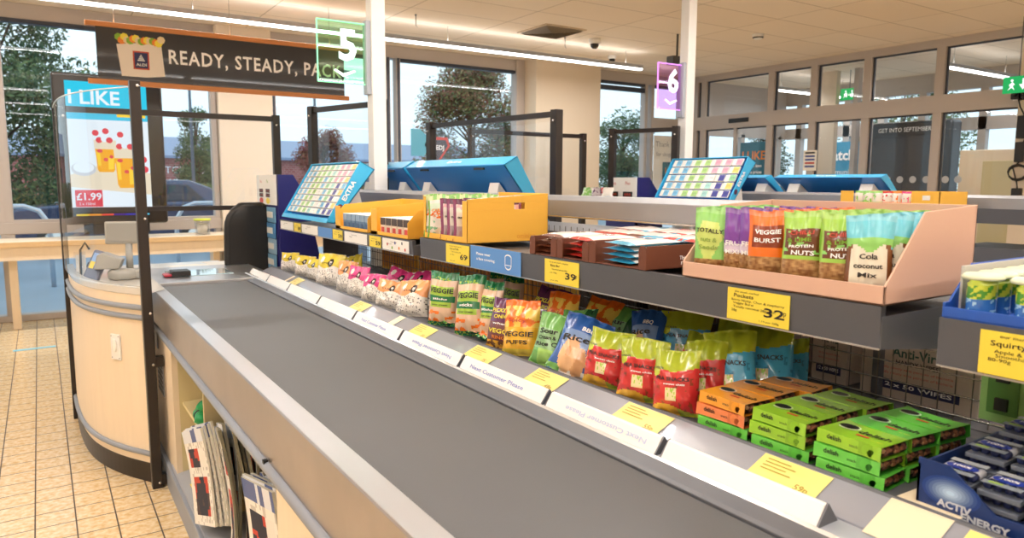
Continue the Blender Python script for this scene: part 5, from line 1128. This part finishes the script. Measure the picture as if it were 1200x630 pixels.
# brown trays of wrapped bars
def wrapped(col1, col2):
    o = empty('snack_bar'); fr = bag_surface(.105, .20, .021, 5, 0, 1, .12); bk = bag_surface(.105, .20, .021, 5, 0, -1, .12)
    def art(u, v): return col2 if (abs(u-.5) < .2 and .42 < v < .62 and nz(u*9, v*7) > .42) or v > .88 or v < .1 else col1
    X = Matrix(((0, 0, 1, 0), (1, 0, 0, 0), (0, -1, 0, .008), (0, 0, 0, 1)))
    mb = MB(); mb.grid(fr, 14, 18, FILM, art=art, X=X); mb.grid(bk, 14, 18, FILM, art=lambda u, v: col2, flip=True, X=X); mb.build('wrapper', o)
    g = MB(); put_text(g, 'rice bar', INKRED if col2[0] > .3 else BROWN, lambda a, b: X @ (fr(.5+a/.105, .5+b/.2)+Vector((0, -.0012, 0))), 0, 0, width=.05, height=.014, bold=.02); g.build('lettering', o); return o
BAR = {'br': wrapped(h('f0e2da'), h('7a4028')), 'rd': wrapped(h('f6e6dc'), h('c63a30')), 'bl': wrapped(h('f2f2ee'), h('3fa7cf'))}
used = set()
cols_ = [('br', 1.745, 'left brown tray'), ('rd', 1.625, 'left brown tray'), ('rd', 1.525, 'middle brown tray') , ('bl', 1.40, 'right brown tray')]
cols_ = [('br', 1.735, 'dark brown wrapped'), ('rd', 1.60, 'red and cream wrapped'), ('bl', 1.43, 'pale blue and cream wrapped')]
for k, y, nm in cols_:
    for r in range(2):
        for c in range(1):
            for i in range(4):
                o = copy_tree(BAR[k]) if k in used else BAR[k]; used.add(k)
                o.location = (1.262+.21*r, y+((i*7) % 3-1)*.003, 1.285+i*.0155); o.scale = (1, 1.02, 1); o.rotation_euler = (0, 0, R(((i*5+r) % 5-2)))
                tag(o, '%s snack bar, %s row, %s of its stack' % (nm, ['front', 'rear'][r], ['bottom', 'second', 'third', 'top'][i]), 'snack bar', 'wrapped snack bars in the brown trays')
def btray(y0, y1, lb, zh=.055):
    t = empty('brown_tray', (0, 0, 0), 0, lb, 'display tray', 'brown card trays on the shelf'); q = MB()
    q.box(1.25, 1.68, y0, y1, 1.282, 1.285, BROWN)
    for y in (y0, y1-.003): q.box(1.25, 1.68, y, y+.003, 1.282, 1.282+zh, BROWN)
    for (a, b) in ((y0, y0+.028), (y1-.028, y1)):
        q.prism([(a, 1.282), (b, 1.282), (b, 1.282+zh-.008), (b-.007, 1.282+zh), (a+.007, 1.282+zh), (a, 1.282+zh-.008)], 1.247, 1.25, BROWN, axis='x')
    q.build('tray', t, bevel=.0008); return t
btray(1.672, 1.808, 'left brown card tray with dark brown bars beside the yellow box'); btray(1.525, 1.670, 'middle brown card tray with red and cream bars'); btray(1.30, 1.523, 'right brown card tray with pale blue bars, beside the pink box', .06)
g = MB(); f = plane_fn((1.50, 1.2985, 1.305), (1, 0, 0), (0, 0, 1), .0012)
BT3 = [o for o in COL.objects if o.name.startswith('brown_tray')][-1]
f = plane_fn((1.38, 1.30, 1.30), (1, 0, 0), (0, 0, 1), .0012); put_text(g, 'Thinly', INKWHITE, f, 0, .008, height=.014, bold=.02); put_text(g, 'Filled', INKWHITE, f, .0, -.006, height=.012, bold=.02); g.build('lettering', BT3)
# extra top layer on trays, wide area of packs behind
for i in range(12):
    k = ('rd', 'rd', 'bl', 'br')[i % 4]; o = copy_tree(BAR[k]); r = i // 6
    o.location = (1.47+.0, 1.36+.078*(i % 6), 1.3315) if r == 0 else (1.56, 1.36+.078*(i % 6), 1.337); o.rotation_euler = (0, 0, R(((i*13) % 9-4)*2))
    tag(o, '%s snack bar laid on top, %s line, place %s from right' % ({'rd': 'red and cream', 'bl': 'pale blue and cream', 'br': 'brown and cream'}[k], ('nearer', 'farther')[r], ['one', 'two', 'three', 'four', 'five', 'six'][i % 6]), 'snack bar', 'wrapped snack bars in the brown trays')

# yellow box of carrot snacks
t = empty('yellow_snack_box', (0, 0, 0), 0, 'big yellow cardboard box with a hand hole and carrot snack bags', 'display box')
q = MB(); ZB = 1.282
q.box(1.25, 1.60, 2.20, 2.545, ZB, ZB+.003, YBOX)
q.box(1.25, 1.253, 2.20, 2.545, ZB, ZB+.022, YBOX).box(1.25, 1.253, 2.20, 2.235, ZB+.02, ZB+.15, YBOX).box(1.25, 1.253, 2.525, 2.545, ZB+.02, ZB+.16, YBOX).box(1.597, 1.60, 2.2, 2.545, ZB, ZB+.175, YBOX).box(1.25, 1.6, 2.542, 2.545, ZB, ZB+.165, YBOX)
# side panel with a hand hole (x 1.47-1.515, z +.125..+.145)
zz = [ZB, ZB+.118, ZB+.142]
q.box(1.25, 1.60, 2.2, 2.203, ZB, zz[1], YBOX)
q.box(1.25, 1.448, 2.2, 2.203, zz[1], zz[2], YBOX).box(1.495, 1.60, 2.2, 2.203, zz[1], zz[2], YBOX); q.prism([(1.25, zz[2]), (1.6, zz[2]), (1.6, ZB+.175), (1.25, ZB+.155)], 2.2, 2.203, YBOX, axis='y')
q.build('box', t, bevel=.0008); g = MB(); f = plane_fn((1.50, 2.2, ZB+.02), (1, 0, 0), (0, 0, 1), .0012); put_text(g, 'ominion', mixmat(h('e8a23a')), f, 0, 0, height=.025, bold=.02); g.build('lettering', t)
def art_carrot(u, v, f):
    if v > .86: return C['mint'] if hashn(int(u*9), 1) > .4 else h('d8e6b0')
    if u < .08 or u > .92: return h('7fb04a')
    if f and .45 < v < .60: return C['ora'] if nz(u*12, v*30) > .5 else C['wht']
    if f and v < .4 and nz(u*8, v*16) > .72: return h('7fbf9a')
    if f and .62 < v < .78: return h('cfe4cf')
    return C['wht']
def art_berry(u, v, f):
    if u < .12 or u > .88: return h('8a3f6a')
    if v > .86: return h('6a3a5a')
    if f and v < .35: return h('b8a8b4')
    return C['wht'] if nz(u*6, v*9) > .25 else h('e8b8c4')
crp = None; brp = None
for i in range(5):
    for r in range(3):
        cb_ = i < 2
        if cb_ and crp is None: crp = o = empty('snack_bag'); make_bag(o, .105, .165, .028, 41, art_carrot, [T('CARROT', INKORANGE, .5, .62, .7, .09), T('STIX', INKORANGE, .5, .5, .6, .08)], 0, name='packet')
        elif not cb_ and brp is None: brp = o = empty('snack_bag'); make_bag(o, .085, .15, .024, 43, art_berry, [T('BERRY', INK, .5, .55, .6, .06)], 0, name='packet')
        else: o = copy_tree(crp if cb_ else brp)
        o.location = (1.285+r*.1, [2.50, 2.465, 2.38, 2.33, 2.28][i], ZB+.004); o.rotation_euler = (R(-4), 0, R([-45, -40, -25, -30, -28][i]))
        tag(o, '%s in the big yellow box, %s rank, %s along' % ('white and green carrot snack bag' if cb_ else 'purple edged berry snack bag', ['front', 'middle', 'back'][r], ['first', 'second', 'third', 'fourth', 'last'][i]), 'snack bag', 'snack bags in the big yellow box')
for i in range(5):
    o = copy_tree(crp); o.location = (1.30+.065*i, 2.27+.02*(i % 2), ZB+.145+.003*i); o.rotation_euler = (R(-92), 0, R(-60+17*i)); o.scale = (.8, .8, .7)
    tag(o, 'green edged snack bag lying on top in the big yellow box, %s from the front' % ['first', 'second', 'third', 'fourth', 'fifth'][i], 'snack bag', 'bags lying on top of the big yellow box')
# two yellow trays on the left shelf
def ytray(y0, y1, lb, goods, glab, gcol, z1=.12):
    zb = 1.263; t = empty('yellow_tray', (0, 0, 0), 0, lb, 'display box', 'open yellow display boxes on the left shelf'); q = MB()
    q.box(1.25, 1.62, y0, y1, zb, zb+.003, YBOX).box(1.25, 1.253, y0, y1, zb, zb+.016, YBOX).box(1.617, 1.62, y0, y1, zb, zb+z1+.025, YBOX)
    for y in (y0, y1-.003): q.prism([(1.25, zb), (1.62, zb), (1.62, zb+z1+.025), (1.30, zb+z1), (1.25, zb+z1*.55)], y, y+.003, YBOX)
    q.box(1.25, 1.253, y1-.07, y1, zb, zb+z1*.95, YBOX); q.build('tray', t, bevel=.0008)
    n = goods; w = (y1-y0-.09)/n
    pr = None
    for i in range(n):
        for r in range(3):
            if pr is None:
                pr = o = empty('snack_carton', (0, 0, 0)); MB().box(0, .09, -w*.45, w*.45, 0, z1*.62, mixmat(gcol[0])).build('carton', o, bevel=.001)
                b = MB(); b.box(-.0012, 0, -w*.44, w*.44, z1*.36, z1*.62, mixmat(gcol[1])); b.box(-.002, -.001, -w*.25, w*.25, z1*.1, z1*.28, mixmat(gcol[2])); b.box(0, .09, -w*.44, w*.44, z1*.62, z1*.63, PAPER); b.build('print', o)
            else: o = copy_tree(pr)
            o.location = (1.262+r*.1, y0+.01+w*(i+.5), zb+.0035); tag(o, '%s, %s row, place %s from near end' % (glab, ['front', 'middle', 'back'][r], ['one', 'two', 'three', 'four', 'five', 'six', 'seven'][i]), 'snack carton', glab+' in rows')
ytray(3.12, 3.55, 'open yellow display box of slate blue cartons, left of two', 6, 'slate blue carton, left yellow display box', (h('5f7fa0'), h('8fa8c0'), h('3f5f88')))
ytray(2.69, 3.08, 'open yellow display box of tan cartons, right of two', 5, 'tan and white carton, right yellow display box', (h('ead9c2'), h('4a3a34'), h('c63a30')))
# navy card stand
t = empty('card_stand', (0, 0, 0), 0, 'navy blue card display stand with price board at the far end of the shelf', 'display stand')
MB().prism([(1.30, .92), (1.30, 1.54), (1.40, 1.54), (1.46, 1.44), (1.52, 1.22), (1.58, .92)], 4.765, 4.80, NAVY).box(1.295, 1.305, 4.8, 5.3, .92, 1.34, NAVY).build('board', t, bevel=.003)
t2 = empty('price_board', (1.29, 5.03, 1.34), 0, 'white board with red and yellow prices on the navy stand', 'price board'); MB().box(0, .006, -.245, .24, 0, .2, PAPER).build('board', t2)
g = MB(); f = plane_fn((0, 0, .1), (0, -1, 0), (0, 0, 1), .0012)
for u, k in ((-.12, INKRED), (.05, YELLOWL)):
    for j in range(2): rect(g, f, u-.05, u+.05, -.02-.03*j, .005-.03*j, INK); put_text(g, '8.88', INKRED, plane_fn((0, 0, .1), (0, -1, 0), (0, 0, 1), .002), u, -.008-.03*j, height=.015, width=.07)
    disc(g, f, u, -.075, .05, k, .02); put_text(g, 'Plus', INKRED if k is INKRED else INKGREEN, f, u, .055, height=.03)
g.build('print', t2)
LF = [h('7fb4d8'), h('5f9bd0'), h('a8cbe4')]
for i in range(4):
    o = MB().box(0, .004, -.18, .18, 0, .1, mixmat(LF[i % 3])).box(-.001, 0, -.12, .12, .03, .07, PAPER).build('gift_card', loc=(1.285-.004*(i % 2), 4.98, 1.225-.105*i)); tag(o, 'pale blue gift card on the navy stand, %s of four' % ['top', 'second', 'third', 'lowest'][i], 'gift card', 'blue gift cards on the navy stand')
for i in range(3):
    o = MB().tube([(0, 0, 0), (-.12, 0, 0)], .004, CHROME, n=6).build('wire_hook', loc=(1.29, 5.22, 1.30-.1*i)); tag(o, 'thin wire hook on the navy stand, %s of three' % ['top', 'middle', 'lowest'][i], 'hook', 'wire hooks on the navy stand')
# ================================================================== GUM DISPLAYS
GUMC = [mixc(h(c_), (1, 1, 1), .08) for c_ in ('6cbfe8', '8fd39a', 'f4f6f4', 'a8e0d8', 'a6d87a', 'e8a8c0', '1a2a98', 'f0d86a')]
def gumpack(col):
    o = empty('gum_pack'); MB().box(-.008, .002, -.055, .055, -.0165, .0165, PAPER).build('packet', o, bevel=.002)
    b = MB(); b.box(-.009, -.008, -.052, .012, -.014, .014, mixmat(col)); f = plane_fn((-.0088, -.022, 0), (0, -1, 0), (0, 0, 1), .001); put_text(b, 'EXTRA', mixmat(mixc(col, (0, 0, .1), .4)), f, -.0, 0, height=.012, width=.045, bold=.02); b.build('print', o); return o
GP = {}
def gum_display(x, y, z, rz, L, lb, packs, where):
    t = empty('gum_display', (x, y, z), rz, lb, 'display box'); a = math.atan2(.17, .315)
    # frame of the leaning tray; local -x is the front
    pr = [(0, 0), (.045, -.01), (.276, .277), (.195, .32)]
    fr = MB()
    for y0 in (-L/2, L/2-.006): fr.prism(pr, y0, y0+.006, CYAN)
    fr.prism([(.195, .32), (.276, .277), (.273, .272), (.192, .315)], -L/2, L/2, CYAN); fr.prism([(0, 0), (.045, -.01), (.048, -.005), (.003, .005)], -L/2, L/2, CYAN)
    fr.prism([(.045, -.01), (.276, .277), (.271, .281), (.040, -.006)], -L/2, L/2, BLUEC); fr.prism([(-.001, -.004), (.011, .02), (.014, .018), (.003, -.004)], -L/2, L/2, CYAN)
    fr.build('tray', t, bevel=.001)
    for yy in (-L*.38, L*.3): MB().prism([(.06, .0), (.26, .0), (.215, .19)], yy, yy+.09, PAPER).build('card_strut', t)
    g = MB(); d = Vector((.195, 0, .32)).normalized()
    put_text(g, 'EXTRA', INKWHITE, lambda u, v: Vector((.0, -L/2-.0015, 0))+Vector((.020, 0, -.004))+d*(u+.2)+Vector((-d.z, 0, d.x))*(v-.005), 0, 0, height=.034, width=.12, bold=.03)
    disc(g, lambda u, v: Vector((.020, -L/2-.0015, -.004))+d*(u+.11)+Vector((-d.z, 0, d.x))*(v-.006), -.015, 0, .02, mixmat(h('5a2a4a')), .016); 
    b2 = plane_fn((.235, 0, .2985), (0, 1, 0), (-.081, 0, .043), .003); put_text(g, 'Extra', INKWHITE, b2, 0, 0, height=.035, width=.16, bold=.02); g.build('print', t)
    tb = MB()
    for yy in (-L*.28, L*.28): tb.box(.262, .27, yy-.05, yy+.05, .255, .265, BLACK)
    tb.build('slot', t)
    if packs:
        rows, cols = packs
        for r in range(rows):
            for c in range(cols):
                cl = 6 if (c == cols-2 and r < rows*.55) or (c == cols-1 and r < 2) else 5 if (c >= cols-3 and r >= rows*.55) else (0 if c < 2 else 4 if c < 4 else (3, 2, 0, 1)[(r//2+c) % 4])
                if r % 2 and c == cols-1: cl = 7
                if cl not in GP: o = GP[cl] = gumpack(GUMC[cl])
                else: o = copy_tree(GP[cl])
                s_ = .03+(r+.5)*(.375-.05)/rows; P = Vector((.016+d.x*s_, L/2-.03-(c+.5)*(L-.06)/cols, d.z*s_+.002))
                o.location = Matrix.Translation((x, y, z)) @ Matrix.Rotation(rz, 4, 'Z') @ P; o.scale = (1, (L-.06)/cols/.118, .305/rows/.036); o.rotation_euler = (0, math.atan2(d.x, d.z), rz)
                tag(o, '%s gum pack of %s, row %d up, column %d from left' % (['sky blue', 'mint green', 'white', 'aqua', 'leaf green', 'pink', 'dark blue', 'yellow'][cl], where, r+1, c+1), 'gum pack', 'gum packs in '+where)
    return t
BLUEC = MAT('deep_blue_card', h('2a86dc'), .35, coat=.3)
gum_display(1.25, 4.105, 1.285, 0, .83, 'tilted sky blue display of chewing gum facing the checkout belt', (8, 9), 'the near gum display')
gum_display(2.16, 4.55, 1.305, math.pi, .86, 'back of a sky blue gum display, farther of the two behind the shelf', None, '')
gum_display(2.16, 3.52, 1.305, math.pi, 1.12, 'back of a long sky blue gum display behind the yellow box', None, '')
for o_, (lx) in (): pass
BSH = MB(); BSH.box(1.80, 2.24, 1.0, 5.0, 1.275, 1.295, GREYSHELF).build('rear_shelf', bpy.data.objects['display_shelf'])

# ================================================================== LANE 6
L6 = lane(2.75, False, 'neighbouring checkout counter with black belt, behind the snack shelves')
t = empty('display_shelf', (2.75, 0, 0), 0, 'neighbouring impulse shelf unit standing on the next checkout lane', 'shelf unit')
MB().prism([(1.25, 1.30), (1.246, 1.375), (1.262, 1.375), (1.7, 1.36), (1.7, 1.34), (1.27, 1.34)], 1.0, 5.1, GREYSHELF).build('shelf', t)
MB().prism([(1.70, 1.33), (1.70, 1.42), (1.715, 1.435), (1.80, 1.435), (1.80, 1.33)], .2, 4.6, RAILG).build('top_rail', t); MB().box(1.8, 2.15, 1.0, 4.6, 1.38, 1.40, GREYSHELF).build('rear_shelf', t)
for y in (.3, 2.6, 4.58): MB().box(1.70, 1.76, y-.02, y+.02, .86, 1.4, DSTEEL).build('upright', t)
gum_display(3.93, 3.68, 1.362, 0, .72, 'small tilted sky blue gum display on the neighbouring lane', (5, 7), 'the far gum display')
gum_display(4.82, 3.78, 1.40, math.pi, .55, 'back of a short blue gum display on the neighbouring lane, left of two', None, '').scale = (1, 1, .5)
gum_display(4.86, 3.05, 1.40, math.pi, .82, 'back of a long blue gum display on the neighbouring lane, right of two', None, '').scale = (1, 1, .5)
t = empty('card_stand', (4.2, 4.7, 0), 0, 'navy blue card stand with white price board on the neighbouring lane', 'display stand'); MB().prism([(0, 1.1), (0, 1.54), (.13, 1.54), (.25, 1.4), (.3, 1.1)], -.20, -.17, NAVY).box(0, .01, -.2, .2, 1.1, 1.38, NAVY).build('board', t)
b = MB(); b.box(-.012, 0, -.19, .17, 1.34, 1.54, PAPER)
f = plane_fn((-.012, 0, 1.44), (0, -1, 0), (0, 0, 1), .002)
for u, k in ((-.09, INKRED), (.09, YELLOWL)): rect(b, f, u-.06, u+.06, -.07, -.02, INK); put_text(b, '888', INKRED, plane_fn((-.014, 0, 1.44), (0, -1, 0), (0, 0, 1), .002), u, -.045, height=.03, width=.08); put_text(b, 'Plus', INKRED, f, u, .05, height=.04); rect(b, f, u-.06, u+.06, -.095, -.078, k)
b.build('price_board', t)
# small heap of goods left of it
for i in range(7):
    o = empty('snack_bag', (4.03+.05*(i % 3), 4.70+.045*i, 1.377), 0, 'small mixed snack bag heaped beside the far price board, %s along' % ['first', 'second', 'third', 'fourth', 'fifth', 'sixth', 'seventh'][i], 'snack bag', 'bags heaped on the neighbouring shelf'); o.rotation_euler = (R(-40), 0, R(-60+30*(i % 3)))
    make_bag(o, .1, .1, .03, 300+i, (lambda u, v, f, i=i: mixc(C[('wht', 'red', 'mint', 'pur', 'wht', 'nut', 'mint')[i]], C['wht'], .5 if nz(u*6, v*6, i) > .5 else 0)), [], nu=12, nv=14)
# yellow box on the neighbouring lane's shelf at the right
t = empty('yellow_snack_box', (0, 0, 0), 0, 'low yellow snack box on the neighbouring lane behind the pink box', 'display box')
yx = 4.02; q = MB()
q.box(yx, yx+.3, 1.98, 2.55, 1.376, 1.38, YBOX).box(yx, yx+.3, 1.98, 1.984, 1.376, 1.455, YBOX).box(yx, yx+.004, 1.98, 2.13, 1.376, 1.455, YBOX).box(yx, yx+.004, 2.47, 2.55, 1.376, 1.455, YBOX).box(yx+.296, yx+.3, 1.98, 2.55, 1.376, 1.455, YBOX).box(yx-.001, yx+.003, 2.03, 2.07, 1.41, 1.435, PAPER); q.build('box', t)
for i in range(6):
    o = empty('snack_bag', (yx+.03, 2.17+.055*i, 1.381), 0, 'small snack bag in the far low yellow box, place %s from its near end' % ['one', 'two', 'three', 'four', 'five', 'six'][i], 'snack bag', 'bags in the far low yellow box'); o.rotation_euler = (0, 0, R(-70))
    make_bag(o, .055, .075, .02, 320+i, (lambda u, v, f, i=i: C['wht'] if .2 < v < .8 and nz(u*5, v*5, i) > .3 else C[('pnk', 'ora', 'red', 'mint', 'mint', 'mint')[i]]), [], nu=10, nv=12)
# shelf of red packs glimpsed between the units on the neighbouring lane
b = empty('snack_tray', (4.0, .95, 1.18), 0, 'brown tray with red and white packs glimpsed on the neighbouring lane', 'display tray'); MB().box(0, .3, -.12, .12, 0, .003, BROWN).box(0, .003, -.12, -.08, 0, .05, BROWN).box(0, .3, -.12, -.117, 0, .06, BROWN).build('tray', b)
for i in range(3):
    o = copy_tree(BAR['rd']); o.location = (4.02, .96, 1.185+.016*i); o.rotation_euler = (0, 0, 0); tag(o, 'red and white bar in the glimpsed tray, %s of three' % ['bottom', 'middle', 'top'][i], 'snack bar', 'bars in the glimpsed tray')
for (nm, x0, y0, y1, z0, z1) in (('shelf', 4.0, .6, 1.9, 1.10, 1.178),): MB().box(x0-2.75, x0-2.75+.4, y0, y1, z0, z1, GREYSHELF).build('shelf', bpy.data.objects['display_shelf.001'])
edge_ticket(1.10, 1.03, YELLOWL, [], '49', 'tiny yellow ticket glimpsed on the neighbouring lower shelf', zt=1.175, zb=1.105, x=3.997)

# ================================================================== TILL, RECEIPTS
TILLG = MAT('till_grey', h('a6a39b'), .5)
t = empty('till', (.33, 4.5, .957), R(-15), 'grey till with tilted monitor seen through the curved screen', 'till')
MB().box(-.02, .16, -.02, .10, 0, .05, TILLG).lathe([(.07, 0), (.075, .04), (.06, .055), (.005, .06)], TILLG, c=(.03, -.0, 0)).build('base', t, bevel=.01)
MB().tube([(.06, .05, .04), (.06, .06, .2)], .018, TILLG, n=10).build('neck', t)
MB().box(-.085, .12, -.012, .022, 0, .125, TILLG, X=Matrix.Translation((.03, .05, .19)) @ Matrix.Rotation(R(-6), 4, 'X')).build('monitor', t, bevel=.008)
MB().box(-.075, .11, -.016, -.012, .012, .113, MAT('till_screen_back', h('8f8c84'), .4), X=Matrix.Translation((.03, .05, .19)) @ Matrix.Rotation(R(-6), 4, 'X')).build('panel', [c_ for c_ in t.children if c_.name.startswith('monitor')][0])
MB().prism([(-.07, .06), (.05, .06), (.07, .11), (-.02, .15), (-.05, .14)], -.03, .07, TILLG, X=Matrix.Translation((-.03, -.02, 0))).build('printer', t, bevel=.006)
t = empty('card_terminal', (.205, 4.52, .957), R(-20), 'upright card terminal with blue screen beside the till', 'card terminal')
X = Matrix.Rotation(R(-22), 4, 'X') @ Matrix.Rotation(R(18), 4, 'Y'); MB().box(-.04, .04, -.02, .02, 0, .17, mixmat(h('6f7488')), X=X).build('body', t, bevel=.012); MB().box(-.028, .028, -.022, -.019, .08, .15, mixmat(h('8fb0e0')), X=X).box(-.028, -.005, -.023, -.02, .06, .1, YELLOWL, X=X).build('display', t)
o = MB(); o.grid(lambda u, v: Vector((.06*u-.03, .02*math.sin(v*2.5), .14*v)), 6, 10, CLEAR); o.grid(lambda u, v: Vector((.05*u-.02, .012+.02*math.sin(v*2), .12*v)), 6, 10, PAPER); o.tube([(.0, 0, 0), (.005, .01, .15), (.03, .02, .19), (.05, .03, .15)], .006, BLACK); tag(o.build('receipt_holder', loc=(.17, 4.72, .957)), 'clear plastic receipt holder with loose paper on the booth top', 'holder')
o = MB().tube([(-.02, 0, 0), (.0, 0, .05), (.05, .02, .09), (.09, .03, .06)], .005, BLACK).tube([(.0, .03, 0), (.04, .03, .10), (.1, .05, .1)], .006, DSTEEL).build('till_cable', loc=(.22, 4.95, .957)); tag(o, 'thin dark cables standing up behind the card terminal', 'cable')

# ================================================================== NEWSPAPERS AND GREEN ROLLS IN THE COMPARTMENT
NP = PRINT('newsprint', .7)
def art_news(seed):
    def a(u, v):
        if v > .86: return h('dfe3ea') if hashn(int(u*9), 3, seed) > .2 else h('5a6a9a')
        if .60 < v < .80 and .12 < u < .9: return h('ece8e0') if u > .62 else (h('20263a') if nz(u*5, v*9, seed) > .45 else h('c4402c'))
        if .10 < v < .50 and .2 < u < .85: return h('20263a') if blob(u, v, .5, .24, .26, .8) and nz(u*6, v*8, seed) > .3 else (h('c4402c') if v > .34 or nz(u*5, v*5, seed+2) > .62 else h('4a3a3c'))
        if u < .12: return h('ece8e0')
        return h('f0ece4') if nz(u*24, v*40, seed) > .35 else h('c9c5bd')
    return a
def newspaper(seed, x, y, z, rz, lean, w, hh, lb, edge, th=.009, curl=.02, ry=0):
    o = empty('newspaper', (x, y, z), 0, lb, 'newspaper', 'newspapers standing in the rack'); o.rotation_euler = (R(lean), R(ry), R(rz)); r_ = random.Random(seed)
    cv = r_.uniform(.5, 1.3)*curl; ph = r_.uniform(-.3, .3)
    def F_(side): return lambda u, v: Vector(((u-.5)*w, side*th/2*(1-.2*math.sin(math.pi*v)) + cv*math.sin((v+ph)*2.6)-cv*.5*u, v*hh))
    mb = MB(); a = art_news(seed); mb.grid(F_(-1), 22, 30, NP, art=a); mb.grid(F_(1), 10, 16, NP, art=lambda u, v: h('e8e4da'), flip=True)
    n = 16
    for k in range(n):  # page edges along top and sides
        v0, v1 = k/n, (k+1)/n
        for u in (0, 1): A, B = F_(-1), F_(1); q = [A(u, v0), B(u, v0), B(u, v1), A(u, v1)]; mb.add(q if u else q[::-1], [(0, 1, 2, 3)], NP, cols=[edge])
        A, B = F_(-1), F_(1); mb.add([A(v0, 1), A(v1, 1), B(v1, 1), B(v0, 1)], [(0, 1, 2, 3)], NP, cols=[edge])
    mb.build('pages', o); return o
ed = [h('857f66'), h('a59e84'), h('6f6a54'), h('938c72'), h('c9c5b4')]
ords = ['first', 'second', 'third', 'fourth', 'fifth', 'sixth', 'seventh', 'eighth', 'ninth', 'tenth', 'eleventh', 'twelfth', 'thirteenth', 'fourteenth', 'fifteenth', 'sixteenth']
for i in range(6): newspaper(10+i, .455+.013*i, 2.80-.006*i, .205, -84+(i % 3), 2, .30, .36+.008*(i % 4), 'white newspaper with red and navy front, left bundle, %s' % ords[i], ed[4], curl=.012, ry=-19)
for i in range(15): newspaper(20+i, .482+.0135*i, 2.46+.012*((i*5) % 3), .20, -97+2*(i % 3), 3-.3*i, .26, .46+.010*((i*5) % 4), 'folded newspaper with grey page edges, middle bundle, %s from the left' % ords[i], ed[i % 4], th=.011, curl=.02, ry=-15-(i % 3))
for i in range(6): newspaper(50+i, .49+.013*i, 1.99-.004*i, .19, -83+(i % 2), 2, .26, .45+.01*(i % 2), 'white newspaper with red front, right bundle, %s from the left' % ords[i], ed[4], curl=.014, ry=-9)
for i in range(3): newspaper(70+i, .60+.02*i, 2.88, .36, -60, -6, .22, .34, 'white newspaper standing behind the left bundle, %s' % ords[i], ed[4], curl=.012)
GRL = [(.52, 3.24, .485), (.56, 3.30, .485), (.53, 3.14, .485), (.58, 3.2, .49), (.54, 3.24, .525), (.57, 3.14, .53), (.60, 3.28, .53)]
for i, (x, y, z) in enumerate(GRL):
    o = empty('bag_roll', (x, y, z+.012), 0, 'rolled green carrier bag on the cream compartment shelf, %s of the heap' % ords[i], 'bag roll', 'green bag rolls on the compartment shelf'); o.rotation_euler = (R(15*(i % 3)), R(25*(i % 2)), R(40*i))
    MB().lathe([(.004, -.05), (.022, -.046), (.026, -.02), (.022, 0), (.027, .02), (.022, .046), (.004, .05)], GREENP, n=12, X=Matrix.Rotation(R(90), 4, 'X')).build('roll', o); MB().lathe([(.0262, -.006), (.0275, 0), (.0262, .006)], BLACK, n=12, X=Matrix.Rotation(R(90), 4, 'X')).build('band', o)
for i, (x, y, z) in enumerate([(.56, 3.30, .17), (.62, 3.34, .175), (.55, 3.2, .165), (.6, 3.24, .21), (.57, 3.28, .22), (.60, 3.2, .26)]):
    o = empty('bag_roll', (x, y, z+.012), 0, 'rolled green carrier bag at the bottom of the compartment, %s of the heap' % ords[i], 'bag roll', 'green bag rolls at the compartment bottom'); o.rotation_euler = (R(15*(i % 3)), R(25*(i % 2)), R(55*i))
    MB().lathe([(.004, -.05), (.022, -.046), (.026, -.02), (.022, 0), (.027, .02), (.022, .046), (.004, .05)], GREENP, n=12, X=Matrix.Rotation(R(90), 4, 'X')).build('roll', o); MB().lathe([(.0262, -.006), (.0275, 0), (.0262, .006)], BLACK, n=12, X=Matrix.Rotation(R(90), 4, 'X')).build('band', o)
